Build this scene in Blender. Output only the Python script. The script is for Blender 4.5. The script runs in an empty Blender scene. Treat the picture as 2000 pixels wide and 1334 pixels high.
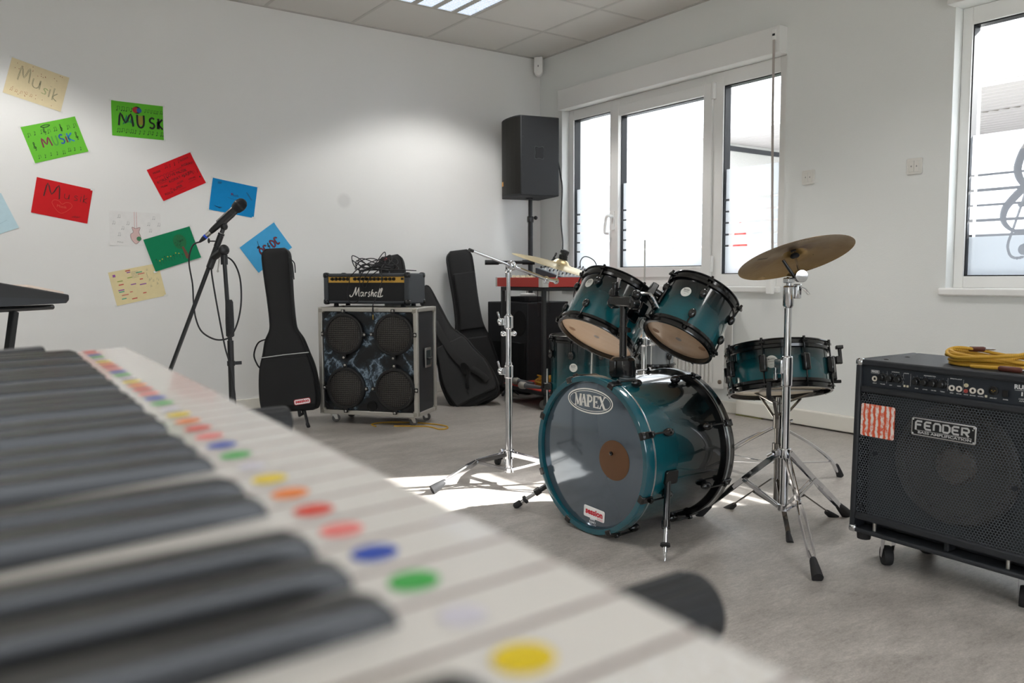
import bpy, math, random
import numpy as np
from mathutils import Matrix, Vector
PI = math.pi
SC = bpy.context.scene
COL = SC.collection
R = math.radians
random.seed(7)

# ------------------------------------------------------------------ helpers
def V(*a): return Vector(a)

def frame(o, z=(0, 0, 1), x=(1, 0, 0)):
    """matrix with origin o, local z along z, local x as near to x as possible"""
    z = Vector(z).normalized(); x = Vector(x)
    if abs(z.dot(x.normalized())) > .999: x = Vector((0, 1, 0)) if abs(z.y) < .9 else Vector((1, 0, 0))
    y = z.cross(x).normalized(); x = y.cross(z).normalized()
    m = Matrix((x, y, z)).transposed().to_4x4(); m.translation = Vector(o)
    return m

def place(x, y, z=0, rz=0): return Matrix.Translation((x, y, z)) @ Matrix.Rotation(rz, 4, 'Z')

def smooth(pts, n=6, closed=False):
    """Catmull-Rom through the points"""
    P = [Vector(p) for p in pts]; out = []; N = len(P)
    rng = range(N) if closed else range(N - 1)
    for i in rng:
        if closed: a, b, c, d = P[(i - 1) % N], P[i], P[(i + 1) % N], P[(i + 2) % N]
        else: a, b, c, d = P[max(i - 1, 0)], P[i], P[i + 1], P[min(i + 2, N - 1)]
        for k in range(n):
            t = k / n
            out.append(.5 * ((2 * b) + (c - a) * t + (2 * a - 5 * b + 4 * c - d) * t * t + (3 * b - a - 3 * c + d) * t ** 3))
    if not closed: out.append(P[-1].copy())
    return out

class MB:
    def __init__(s): s.v = []; s.f = []; s.m = []
    def add(s, vs, fs, mi=0, X=None):
        b = len(s.v)
        s.v += [tuple(X @ Vector(p)) if X is not None else tuple(p) for p in vs]
        for k, f in enumerate(fs):
            s.f.append(tuple(b + i for i in f)); s.m.append(mi[k] if isinstance(mi, list) else mi)
        return s
    def box(s, x0, y0, z0, x1, y1, z1, mi=0, X=None):
        vs = [(x0, y0, z0), (x1, y0, z0), (x1, y1, z0), (x0, y1, z0), (x0, y0, z1), (x1, y0, z1), (x1, y1, z1), (x0, y1, z1)]
        return s.add(vs, [(0, 3, 2, 1), (4, 5, 6, 7), (0, 1, 5, 4), (1, 2, 6, 5), (2, 3, 7, 6), (3, 0, 4, 7)], mi, X)
    def cbox(s, c, d, mi=0, X=None):
        return s.box(c[0] - d[0] / 2, c[1] - d[1] / 2, c[2] - d[2] / 2, c[0] + d[0] / 2, c[1] + d[1] / 2, c[2] + d[2] / 2, mi, X)
    def tube(s, pts, r, n=10, mi=0, closed=False, X=None, flat=None, up=None):
        P = [Vector(p) for p in pts]; N = len(P)
        rr = r if isinstance(r, (list, tuple)) else [r] * N
        T = []
        for i in range(N):
            a = P[(i - 1) % N] if (closed or i > 0) else P[i]; b = P[(i + 1) % N] if (closed or i < N - 1) else P[i]
            t = b - a; T.append(t.normalized() if t.length > 1e-9 else Vector((0, 0, 1)))
        u = Vector(up) if up is not None else (Vector((0, 0, 1)) if abs(T[0].z) < .9 else Vector((1, 0, 0)))
        vs = []
        for i in range(N):
            u = u - T[i] * u.dot(T[i])
            if u.length < 1e-6: u = T[i].orthogonal()
            u.normalize(); w = T[i].cross(u)
            fx, fy = flat if flat else (1, 1)
            for k in range(n):
                a = 2 * PI * (k + .5) / n
                vs.append(P[i] + u * (math.cos(a) * rr[i] * fx) + w * (math.sin(a) * rr[i] * fy))
        fs = []
        for i in range(N if closed else N - 1):
            j = (i + 1) % N
            for k in range(n):
                l = (k + 1) % n; fs.append((i * n + k, i * n + l, j * n + l, j * n + k))
        if not closed: fs += [tuple(range(n - 1, -1, -1)), tuple((N - 1) * n + k for k in range(n))]
        return s.add(vs, fs, mi, X)
    def bar(s, a, b, w, t, mi=0, up=(0, 0, 1), X=None):
        """flat bar from a to b, width w across, thickness t along up"""
        a = Vector(a); b = Vector(b); m = frame(a, b - a, up); L = (b - a).length
        m2 = m if X is None else X @ m
        return s.box(-t / 2, -w / 2, 0, t / 2, w / 2, L, mi, m2)
    def lathe(s, prof, n=40, mi=0, X=None, closed=False, cap=True):
        vs = []; fs = []; ms = []
        K = len(prof)
        for r, z in prof:
            for k in range(n):
                a = 2 * PI * k / n; vs.append((r * math.cos(a), r * math.sin(a), z))
        for i in range(K if closed else K - 1):
            j = (i + 1) % K
            for k in range(n):
                l = (k + 1) % n
                fs.append((i * n + k, i * n + l, j * n + l, j * n + k)); ms.append(mi[i] if isinstance(mi, list) else mi)
        if prof[0] == prof[-1]: cap = False
        if not closed and cap:
            if prof[0][0] > 1e-6: fs.append(tuple(range(n - 1, -1, -1))); ms.append(ms[0])
            if prof[-1][0] > 1e-6: fs.append(tuple((K - 1) * n + k for k in range(n))); ms.append(ms[-1])
        return s.add(vs, fs, ms, X)
    def prism(s, poly, z0, z1, mi=0, X=None):
        n = len(poly)
        vs = [(p[0], p[1], z0) for p in poly] + [(p[0], p[1], z1) for p in poly]
        fs = [tuple(range(n - 1, -1, -1)), tuple(range(n, 2 * n))] + [(i, (i + 1) % n, n + (i + 1) % n, n + i) for i in range(n)]
        return s.add(vs, fs, mi, X)
    def ball(s, c, r, n=14, mi=0, X=None, sc=(1, 1, 1)):
        K = max(6, n // 2); prof = []
        m = Matrix.Translation(c) @ Matrix.Diagonal((sc[0], sc[1], sc[2], 1))
        if X is not None: m = X @ m
        return s.lathe([(max(1e-7, r * math.sin(PI * i / K)), -r * math.cos(PI * i / K)) for i in range(K + 1)], n, mi, m)
    def ribbon(s, pts, w, mi=0, X=None, z=0, closed=False):
        P = [Vector((p[0], p[1], z)) for p in pts]; N = len(P); vs = []
        for i in range(N):
            a = P[(i - 1) % N] if (closed or i > 0) else P[i]; b = P[(i + 1) % N] if (closed or i < N - 1) else P[i]
            t = (b - a); t = t.normalized() if t.length > 1e-9 else Vector((1, 0, 0)); q = Vector((-t.y, t.x, 0)) * w / 2
            vs += [P[i] + q, P[i] - q]
        fs = [(2 * i + 1, 2 * ((i + 1) % N) + 1, 2 * ((i + 1) % N), 2 * i) for i in range(N if closed else N - 1)]
        return s.add(vs, fs, mi, X)
    def disc(s, r, n=32, mi=0, X=None, z=0, sx=1, sy=1):
        return s.add([(r * sx * math.cos(2 * PI * k / n), r * sy * math.sin(2 * PI * k / n), z) for k in range(n)], [tuple(range(n))], mi, X)
    def rect(s, x0, y0, x1, y1, z=0, mi=0, X=None, r=0):
        if r <= 0: return s.add([(x0, y0, z), (x1, y0, z), (x1, y1, z), (x0, y1, z)], [(0, 1, 2, 3)], mi, X)
        p = rrect(x0, y0, x1, y1, r); return s.add([(a, b, z) for a, b in p], [tuple(range(len(p)))], mi, X)
    def text(s, body, size, X, mi=0, width=None, bold=0, ext=0, align='CENTER', shear=0):
        cu = bpy.data.curves.new('lettering', 'FONT'); cu.body = body; cu.size = size; cu.align_x = align; cu.align_y = 'CENTER'
        cu.offset = bold; cu.extrude = ext; cu.shear = shear; cu.resolution_u = 3
        ob = bpy.data.objects.new('lettering', cu); COL.objects.link(ob)
        dg = bpy.context.evaluated_depsgraph_get(); dg.update()
        me = bpy.data.meshes.new_from_object(ob.evaluated_get(dg))
        vs = [v.co.copy() for v in me.vertices]; fs = [tuple(p.vertices) for p in me.polygons]
        if width and vs:
            x0 = min(v.x for v in vs); x1 = max(v.x for v in vs); k = width / max(1e-6, x1 - x0); c = (x0 + x1) / 2 if align == 'CENTER' else x0
            for v in vs: v.x = (v.x - c) * k + (0 if align == 'CENTER' else 0)
        bpy.data.objects.remove(ob); bpy.data.meshes.remove(me); bpy.data.curves.remove(cu)
        return s.add(vs, fs, mi, X)
    def mesh(s, name, mats, ang=35):
        me = bpy.data.meshes.new(name); me.from_pydata(s.v, [], s.f)
        ml = mats if isinstance(mats, (list, tuple)) else [mats]
        for m in ml: me.materials.append(m)
        if len(ml) > 1: me.polygons.foreach_set('material_index', s.m)
        me.polygons.foreach_set('use_smooth', [True] * len(me.polygons))
        me.validate(); me.set_sharp_from_angle(angle=R(ang)); me.update()
        return me
    def obj(s, name, mats, parent=None, bevel=0, ang=35, label=None, X=None, seg=2):
        return link(name, s.mesh(name, mats, ang), parent, X, label, bevel, seg)

def link(name, me, parent=None, X=None, label=None, bevel=0, seg=2):
    o = bpy.data.objects.new(name, me); COL.objects.link(o)
    if parent is not None: o.parent = parent
    if X is not None: o.matrix_basis = X
    if label: o['label'] = label
    if bevel:
        b = o.modifiers.new('bevel', 'BEVEL'); b.width = bevel; b.segments = seg; b.limit_method = 'ANGLE'; b.angle_limit = R(40); b.harden_normals = False
    return o

def each(name, boxes, mats, parent, bevel=0, X=None, kind='box', **k):
    """one part per box"""
    for b in boxes: getattr(MB(), kind)(*b, X=X).obj(name, mats, parent, bevel=bevel, **k)

def rrect(x0, y0, x1, y1, r, n=4):
    p = []
    for cx, cy, a in ((x1 - r, y0 + r, -90), (x1 - r, y1 - r, 0), (x0 + r, y1 - r, 90), (x0 + r, y0 + r, 180)):
        for k in range(n + 1): t = R(a + 90 * k / n); p.append((cx + r * math.cos(t), cy + r * math.sin(t)))
    return p

def thing(name, label, cat, X=None, group=None):
    o = bpy.data.objects.new(name, None); COL.objects.link(o); o.empty_display_size = .05
    if X is not None: o.matrix_basis = X
    return tag(o, label, cat, group)

def tag(o, label, cat, group=None, kind=None):
    o['label'] = label; o['category'] = cat
    if group: o['group'] = group
    if kind: o['kind'] = kind
    return o

def struct(o): o['kind'] = 'structure'; return o

# ------------------------------------------------------------------ materials
def lin(c):
    if isinstance(c, str): c = [int(c[i:i + 2], 16) / 255 for i in (0, 2, 4)]
    return tuple((x / 12.92 if x <= .04045 else ((x + .055) / 1.055) ** 2.4) for x in c) + (1,)

class NT:
    def __init__(s, name):
        s.mat = bpy.data.materials.new(name); s.mat.use_nodes = True; s.t = s.mat.node_tree; s.t.nodes.clear()
        s.out = s.t.nodes.new('ShaderNodeOutputMaterial')
    def n(s, typ, ins=None, **kw):
        nd = s.t.nodes.new('ShaderNode' + typ)
        for k, v in kw.items(): setattr(nd, k, v)
        for k, v in (ins or {}).items():
            if hasattr(v, 'is_output'): s.t.links.new(v, nd.inputs[k])
            else: nd.inputs[k].default_value = v
        return nd
    def math(s, op, a, b=0.0, c=None, clamp=False):
        i = {0: a, 1: b}
        if c is not None: i[2] = c
        return s.n('Math', i, operation=op, use_clamp=clamp).outputs[0]
    def mix(s, f, a, b):
        nd = s.n('Mix', data_type='RGBA')
        for k, v in ((0, f), (6, a), (7, b)):
            if hasattr(v, 'is_output'): s.t.links.new(v, nd.inputs[k])
            else: nd.inputs[k].default_value = v
        return nd.outputs[2]
    def obj(s): return s.n('TexCoord').outputs['Object']
    def noise(s, scale, vec=None, detail=3, rough=.5, stretch=None):
        v = vec if vec is not None else s.obj()
        if stretch: v = s.n('Mapping', {'Vector': v, 'Scale': stretch}).outputs[0]
        return s.n('TexNoise', {'Vector': v, 'Scale': scale, 'Detail': detail, 'Roughness': rough})
    def ramp(s, f, stops):
        nd = s.n('ValToRGB', {0: f}); e = nd.color_ramp.elements
        while len(e) < len(stops): e.new(.5)
        for k, (p, c) in enumerate(stops): e[k].position = p; e[k].color = c if len(c) == 4 else (*c, 1)
        return nd.outputs[0]
    def bsdf(s, ins, bump=None, strength=.2, dist=.002):
        nd = s.n('BsdfPrincipled', ins)
        if bump is not None:
            b = s.n('Bump', {'Height': bump, 'Strength': strength, 'Distance': dist}); s.t.links.new(b.outputs[0], nd.inputs['Normal'])
        return nd.outputs[0]
    def done(s, sh): s.t.links.new(sh, s.out.inputs[0]); return s.mat

MC = {}
def mat(name, col, rough=.5, metal=0, coat=0, bump=0, bscale=300, vary=0, vscale=20, spec=.5, emit=0, dist=.001):
    if name in MC: return MC[name]
    t = NT(name); c = lin(col); base = c
    if vary:
        k = t.noise(vscale).outputs[0]
        base = t.mix(k, tuple(x * (1 - vary) for x in c[:3]) + (1,), tuple(min(1, x * (1 + vary)) for x in c[:3]) + (1,))
    ins = {'Base Color': base, 'Roughness': rough, 'Metallic': metal, 'Coat Weight': coat, 'Coat Roughness': .05, 'Specular IOR Level': spec}
    if emit: ins['Emission Color'] = c; ins['Emission Strength'] = emit
    b = t.noise(bscale, detail=2).outputs[0] if bump else None
    MC[name] = t.done(t.bsdf(ins, b, bump, dist)); return MC[name]

def dots(t, vec, pitch, rad, hexa=True, soft=.08):
    """1 inside holes laid out on a square or honeycomb lattice in the local XZ plane"""
    sp = t.n('SeparateXYZ', {0: vec}); x, z = sp.outputs[0], sp.outputs[2]
    def lat(ox, oz, px, pz):
        fx = t.math('SUBTRACT', t.math('FRACT', t.math('ADD', t.math('DIVIDE', x, px), ox)), .5)
        fz = t.math('SUBTRACT', t.math('FRACT', t.math('ADD', t.math('DIVIDE', z, pz), oz)), .5)
        fx = t.math('MULTIPLY', fx, px / pitch); fz = t.math('MULTIPLY', fz, pz / pitch)
        return t.math('SQRT', t.math('ADD', t.math('MULTIPLY', fx, fx), t.math('MULTIPLY', fz, fz)))
    if hexa: d = t.math('MINIMUM', lat(0, 0, pitch, pitch * 1.732), lat(.5, .5, pitch, pitch * 1.732))
    else: d = t.math('MINIMUM', lat(0, 0, pitch * 1.414, pitch * 1.414), lat(.5, .5, pitch * 1.414, pitch * 1.414))
    return t.math('SUBTRACT', 1.0, t.n('MapRange', {0: d, 1: rad - soft, 2: rad + soft}).outputs[0])

def grille_mat(name, col, pitch, rad, hexa=True, metal=.6, rough=.45):
    t = NT(name); h = dots(t, t.obj(), pitch, rad, hexa)
    b = t.bsdf({'Base Color': lin(col), 'Metallic': metal, 'Roughness': rough})
    tr = t.n('BsdfTransparent').outputs[0]
    return t.done(t.n('MixShader', {0: h, 1: b, 2: tr}).outputs[0])

def lacquer(name, c0, c1, z0, z1, axis=2, c2=None):
    """glossy transparent lacquer fading from c0 at z0 to c1 at z1, with faint wood figure"""
    t = NT(name); o = t.obj(); p = t.n('SeparateXYZ', {0: o}).outputs[axis]
    f = t.n('MapRange', {0: p, 1: z0, 2: z1}, interpolation_type='SMOOTHSTEP').outputs[0]
    g = t.noise(18, o, 4, .6, (1, 1, 9)).outputs[0]
    f2 = t.math('ADD', f, t.math('MULTIPLY', t.math('SUBTRACT', g, .5), .22), clamp=True)
    return t.done(t.bsdf({'Base Color': t.mix(f2, lin(c0), lin(c1)), 'Roughness': .2, 'Coat Weight': 1.0, 'Coat Roughness': .015, 'Coat IOR': 1.5, 'Specular IOR Level': .3}))

# common materials
BLK = mat('black_plastic', '1b1c1e', .42)
BLKG = mat('black_gloss_metal', '0d0d0f', .2, coat=.35)
RUB = mat('black_rubber', '202022', .7)
CHR = mat('chrome', 'd9dade', .09, 1)
STEEL = mat('dull_steel', 'b8b6b2', .33, 1)
ALU = mat('brushed_aluminium', 'c4c1ba', .42, .75, bump=.15, bscale=200)
TOLEX = mat('black_tolex', '2c2f33', .6, bump=.6, bscale=700, dist=.002)
WHT = mat('white_pvc', 'f1f0ed', .32)
PRINT = mat('white_print', 'e9eaea', .5)
NYL = mat('black_nylon', '161617', .75, bump=.7, bscale=700, vary=.3, vscale=9, dist=.002)
SPOT = (2.488, 5.524, 1.453)
SKY = 5.5; SUN = 34; FSTOP = 7.0; EXPO = 0.33
LAMPS = [(3.15, 4.58, 72), (.15, 4.58, 80), (3.0, 2.08, 75), (.38, 2.08, 85), (2.0, -.4, 80), (.3, .7, 15), (-1.6, 2.0, 60)]  # back-row lamps follow the wall scallops; the others are unseen, added for fill
# ------------------------------------------------------------------ room
AX, BY, CH = 4.279, 5.524, 2.714      # window wall x, back wall y, ceiling height
LX, FY = -2.6, -2.6

def wall_mat(name, col, spot=None):
    t = NT(name); o = t.obj()
    rib = t.noise(130, o, 2, .5, (1, 1, 7)).outputs[0]
    big = t.noise(1.3, o, 2).outputs[0]
    c = lin(col); base = t.mix(big, tuple(x * .97 for x in c[:3]) + (1,), c)
    if spot:
        d = t.n('VectorMath', {0: o, 1: spot}, operation='DISTANCE').outputs['Value']
        f = t.n('MapRange', {0: d, 1: .035, 2: .062, 3: .16, 4: 0.0}).outputs[0]
        base = t.mix(f, base, (.2, .2, .2, 1))
    return t.done(t.bsdf({'Base Color': base, 'Roughness': .75, 'Specular IOR Level': .25}, rib, .35, .003))

def floor_mat():
    t = NT('linoleum'); o = t.obj()
    a = t.noise(5, o, 6, .65, (1, 2.2, 1)).outputs[0]; b = t.noise(38, o, 5, .7, (1, 2.5, 1)).outputs[0]; s = t.noise(190, o, 3, .6).outputs[0]
    f = t.math('ADD', t.math('MULTIPLY', a, .45), t.math('ADD', t.math('MULTIPLY', b, .35), t.math('MULTIPLY', s, .25)))
    base = t.ramp(f, [(.34, lin('746e68')), (.47, lin('97918b')), (.56, lin('a8a29c')), (.68, lin('c0bab3'))])
    r = t.n('MapRange', {0: a, 1: .3, 2: .7, 3: .3, 4: .42}).outputs[0]
    return t.done(t.bsdf({'Base Color': base, 'Roughness': r, 'Specular IOR Level': .45}, b, .08, .001))

WALLB = wall_mat('wallpaper_back', 'ebeae7', SPOT)
WALLR = wall_mat('wallpaper', 'eaebe8')
CEIL = mat('ceiling_tile', 'dcd9d3', .85, bump=.3, bscale=400)

struct(MB().box(LX, FY, -.1, AX + .3, BY + .2, 0).obj('floor', floor_mat()))
struct(MB().box(LX - .2, BY, 0, AX + .3, BY + .2, CH + .1).obj('wall_back', WALLB))
WF = (-1.3, 2.4, .95, 2.25)      # unseen opening added behind the camera for daylight fill
m = MB().box(LX - .2, FY - .2, 0, WF[0], FY, CH + .1).box(WF[1], FY - .2, 0, AX + .3, FY, CH + .1).box(WF[0], FY - .2, 0, WF[1], FY, WF[2]).box(WF[0], FY - .2, WF[3], WF[1], FY, CH + .1)
struct(m.obj('wall_front', WALLR))
struct(MB().box(LX - .2, FY, 0, LX, BY, CH + .1).obj('wall_left', WALLR))
struct(MB().box(LX, FY, CH, AX + .3, BY, CH + .1).obj('ceiling', CEIL))
# window wall: two openings
W1 = (3.10, 5.235, .835, 2.25); W2 = (1.12, 2.11, .835, 2.25)
m = MB()
for y0, y1 in ((FY, W2[0]), (W2[1], W1[0]), (W1[1], BY)): m.box(AX, y0, 0, AX + .3, y1, CH + .1)
for w in (W1, W2):
    m.box(AX, w[0], 0, AX + .3, w[1], w[2]); m.box(AX, w[0], w[3], AX + .3, w[1], CH + .1)
struct(m.obj('wall_right', WALLR))
# ceiling grid: thin flush bars
m = MB(); BAR = mat('ceiling_bar', 'c9c6c0', .6)
gx = [AX - .462 - .625 * k for k in range(11)]; gy = [BY - .63 - .625 * k for k in range(13)]
for x in gx: m.box(x - .011, FY, CH - .0025, x + .011, BY, CH)
for y in gy: m.box(LX, y - .011, CH - .003, AX, y + .011, CH)
struct(m.obj('trim_1', BAR))
m = MB()
m.box(LX, BY - .018, CH - .006, AX, BY, CH); m.box(AX - .018, FY, CH - .006, AX, BY - .018, CH)
struct(m.obj('trim_2', mat('edge_angle', 'bdbab4', .6)))
BASEM = mat('skirting', 'e4e0d6', .5)
struct(MB().box(LX, BY - .018, 0, AX, BY, .078).obj('baseboard_back', BASEM, bevel=.003))
struct(MB().box(AX - .045, FY, .008, AX, 3.40, .098).box(AX - .018, 3.40, 0, AX, BY - .02, .078).obj('baseboard_right', BASEM, bevel=.006))
struct(MB().box(AX - .04, 3.20, 0, AX - .01, 3.40, .03).obj('trim_3', mat('green_strip', '7d7a45', .6)))

# ------------------------------------------------------------------ windows
FR = mat('window_pvc', 'efeeeb', .3); GSK = mat('window_gasket', '14161b', .5)
def glass_mat():
    t = NT('window_glass'); g = t.n('BsdfGlossy', {'Roughness': .01, 'Color': (1, 1, 1, 1)}).outputs[0]
    tr = t.n('BsdfTransparent', {'Color': (.94, .96, .98, 1)}).outputs[0]
    return t.done(t.n('MixShader', {0: .05, 1: tr, 2: g}).outputs[0])
GLASS = glass_mat()
def film_mat(name, tint, k):
    t = NT(name); d = t.n('BsdfDiffuse', {'Color': (.82, .86, .9, 1)}).outputs[0]
    tl = t.n('BsdfTranslucent', {'Color': tint}).outputs[0]
    tr = t.n('BsdfTransparent').outputs[0]
    a = t.n('MixShader', {0: .6, 1: d, 2: tl}).outputs[0]
    return t.done(t.n('MixShader', {0: k, 1: a, 2: tr}).outputs[0])
FILM = {'window_1': film_mat('frosted_film', (.8, .83, .87, 1), .06), 'window_2': film_mat('frosted_film_dimmed', (.50, .54, .59, 1), .05)}  # one film; second window's colour is darkened to stand for dimmer light behind
XF = AX + .075           # inner face of the frames
XG = XF + .04            # glass
STR = [1.408, 1.332, 1.256, 1.179, 1.103]; FTOP = 1.612

def film_rows(y0, y1, z0, clef=None):
    """the etched film: long quads, left out along the five stave lines (and the clef)"""
    mb = MB(); dz = .003; z = z0
    while z < FTOP - 1e-6:
        zt = min(z + dz, FTOP); zc = (z + zt) / 2
        if any(abs(zc - s) < .0065 for s in STR): z = zt; continue
        segs = [(y0, y1)]
        if clef is not None:
            ys = np.arange(max(y0, CLEF_Y - .3), min(y1, CLEF_Y + .3), .0015)
            p = np.stack([ys, np.full_like(ys, zc)], 1)
            ins = np.zeros(len(ys), bool)
            for pts, w in clef:
                q = np.array([(a[0], a[1]) for a in pts]); near = abs(q[:, 1] - zc) < .12
                if not near.any(): continue
                a, b = q[:-1], q[1:]; ab = b - a; L = (ab ** 2).sum(1) + 1e-12
                tt = np.clip(((p[:, None, :] - a) * ab).sum(2) / L, 0, 1); c = a + tt[..., None] * ab
                ww = w if np.isscalar(w) else (np.array(w)[:-1] * (1 - tt) + np.array(w)[1:] * tt)
                ins |= ((np.sqrt(((p[:, None, :] - c) ** 2).sum(2)) < ww / 2)).any(1)
            if ins.any():
                segs = []; cur = y0
                k = 0
                while k < len(ys):
                    if ins[k]:
                        j = k
                        while j < len(ys) and ins[j]: j += 1
                        if ys[k] > cur: segs.append((cur, float(ys[k])))
                        cur = float(ys[min(j, len(ys) - 1)]); k = j
                    else: k += 1
                if cur < y1: segs.append((cur, y1))
        for a, b in segs: mb.add([(XG - .004, a, z), (XG - .004, b, z), (XG - .004, b, zt), (XG - .004, a, zt)], [(0, 1, 2, 3)])
        z = zt
    return mb

def window(name, op, panes, sash=None):
    y0, y1, z0, z1 = op
    m = MB()
    ps = sorted(panes)
    # fixed frame: everything inside the opening that is not a pane
    ys = [y0] + [v for p in ps for v in (p[0], p[1])] + [y1]
    for a, b in zip(ys[0::2], ys[1::2]): m.box(XF, a, z0, XF + .07, b, z1)
    for p in ps:
        m.box(XF, p[0], z0, XF + .07, p[1], p[2]); m.box(XF, p[0], p[3], XF + .07, p[1], z1)
    root = struct(m.obj(name, FR, bevel=.004))
    for i, p in enumerate(ps):
        a, b, c, d = p
        MB().box(XG, a - .01, c - .01, XG + .004, b + .01, d + .01).obj('pane', GLASS, root)
        g = MB(); e = .006
        g.box(XF + .012, a, c, XF + .07, a + e, d).box(XF + .012, b - e, c, XF + .07, b, d).box(XF + .012, a, c, XF + .07, b, c + e).box(XF + .012, a, d - e, XF + .07, b, d)
        g.obj('gasket', GSK, root)
        film_rows(a + .006, b - .006, c, CLEF if name == 'window_2' and i == len(ps) - 1 else None).obj('frosted_film', FILM[name], root)
    return root

CLEF_Y = 1.79
def clef_shape():
    loop = smooth([(.06, 1.31), (.0, 1.33), (-.04, 1.39), (-.042, 1.45), (-.01, 1.53), (.04, 1.57), (.075, 1.52), (.07, 1.44), (.02, 1.36), (-.05, 1.29), (-.095, 1.23), (-.10, 1.17), (-.06, 1.125), (0, 1.115), (.07, 1.13), (.10, 1.18), (.08, 1.235), (.03, 1.25), (-.03, 1.245)], 8)
    w = [.016 + .024 * abs(math.sin(i / len(loop) * 3 * PI)) for i in range(len(loop))]
    stem = smooth([(.0, 1.33), (-.02, 1.25), (-.056, 1.122), (-.075, 1.05), (-.062, 1.0), (-.034, .985), (-.005, .99)], 6)
    ball = [(.0, 1.027), (.0001, 1.027)]
    return [(loop, w), (stem, .013), (ball, .055)]
CLEF = [([(CLEF_Y - a[0], a[1]) for a in pts], w) for pts, w in clef_shape()]
w1 = window('window_1', W1, [(4.742, 5.178, .942, 2.17), (3.795, 4.63, .97, 2.118), (3.197, 3.64, .915, 2.158)])
w2 = window('window_2', W2, [(1.21, 2.06, .896, 2.163)])
m = MB()
for x in (WF[0], .52, WF[1] - .06): m.box(x, FY - .12, WF[2], x + .06, FY - .05, WF[3])
for z in (WF[2], WF[3] - .06): m.box(WF[0], FY - .12, z, WF[1], FY - .05, z + .06)
w3 = struct(m.obj('fill_window', FR, bevel=.004)); MB().box(WF[0], FY - .09, WF[2], WF[1], FY - .085, WF[3]).obj('pane', GLASS, w3)  # added window, out of view, letting in fill light
# the opening sash of window 1: raised rim, handle, hinges
a, b, c, d = 3.795, 4.63, .97, 2.118; e = .075
m = MB()
m.box(XF - .018, a - e, c - e, XF, a, d + e).box(XF - .018, b, c - e, XF, b + e, d + e).box(XF - .018, a, c - e, XF, b, c).box(XF - .018, a, d, XF, b, d + e)
m.obj('sash', FR, w1, bevel=.004)
hy = 4.675
m = MB().box(XF - .03, hy - .014, 1.26, XF - .018, hy + .014, 1.40)
m.tube(smooth([(XF - .03, hy, 1.36), (XF - .07, hy, 1.365), (XF - .078, hy + .02, 1.35), (XF - .078, hy + .035, 1.25), (XF - .07, hy + .03, 1.235), (XF - .05, hy + .02, 1.235)], 5), .011, 8)
m.obj('handle', WHT, w1, bevel=.003, label='white window handle')
for z in (.93, 2.08): MB().box(XF - .028, 3.70, z, XF - .0, 3.722, z + .11).obj('hinge', WHT, w1, bevel=.004)
# sills
for (y0, y1) in ((3.11, 5.22), (1.1, 2.135)):
    m = MB().box(AX - .03, y0, .797, XF + .005, y1, .836)
    i = 1 if y0 > 3 else 2
    m.obj('window_sill', WHT, w1 if i == 1 else w2, bevel=.008)
# shutter box covers
BOXM = mat('shutter_box', 'e9e8e5', .55)
struct(MB().box(AX - .074, 3.10, 2.235, AX, 5.20, 2.392).obj('trim_4', BOXM, bevel=.003))
struct(MB().box(AX - .074, .2, 2.245, AX, 2.118, 2.392).obj('trim_5', BOXM, bevel=.003))
# strap of the roller shutter
t = thing('roller_shutter_strap', 'grey fabric roller shutter strap hanging in front of the right window pane', 'strap', place(AX - .082, 3.135, 0))
MB().tube([(0, 0, 2.335), (.001, -.001, 1.9), (.012, -.003, 1.4), (.03, -.004, .9)], .009, 6, flat=(.12, 1), up=(1, 0, 0)).obj('strap', mat('strap_cloth', 'b4aca6', .9), t)
m = MB().box(-.004, -.014, 2.31, .008, .014, 2.37, 0).box(-.006, -.009, 2.333, -.003, .009, 2.346, 1)
m.obj('strap_guide', [WHT, BLK], t, bevel=.002)
MB().box(-.004, -.02, .79, .03, .02, .90).obj('strap_winder', WHT, t, bevel=.004)

# radiator below window 1
RADM = mat('radiator_enamel', 'dddbd6', .35)
t = thing('radiator', 'white ribbed panel radiator on the wall below the three-part window', 'radiator', place(4.165, 3.45))
m = MB().box(0, 0, .17, .012, 1.42, .70).box(.085, 0, .17, .095, 1.42, .70)
for k in range(38): m.box(-.012, .085 + k * .034, .20, 0, .103 + k * .034, .67)
m.obj('panel', RADM, t, bevel=.003)
MB().box(0, 0, .70, .095, 1.42, .715).obj('top_grille', RADM, t, bevel=.002)
m = MB().lathe([(.012, 0), (.014, .004), (.014, .02), (.008, .024)], 16, X=frame((.012, .022, .215), (-1, 0, 0)))
m.obj('vent_plug', mat('brown_plug', '6b5f52', .5), t)
for y in (.3, 1.1): MB().box(.095, y, .25, .115, y + .03, .65).obj('bracket', RADM, t)

# motion detector in the corner
t = thing('motion_detector', 'white motion detector high in the corner under the ceiling', 'detector', frame((4.205, 5.45, 2.555), (0, 0, 1), (.66, -.66, 0)))
p = [(-.035, .15), (-.035, .035)] + [(-.035 * math.cos(R(a)), .035 - .035 * math.sin(R(a))) for a in range(15, 180, 15)] + [(.035, .035), (.035, .15)]
MX = Matrix(((1, 0, 0, 0), (0, 0, 1, 0), (0, 1, 0, 0), (0, 0, 0, 1)))
m = MB(); m.prism(p[::-1], -.03, .03, X=MX); m.obj('housing', WHT, t, bevel=.006)
MB().cbox((0, -.031, .075), (.006, .002, .014)).obj('sensor_eye', BLK, t)

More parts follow.
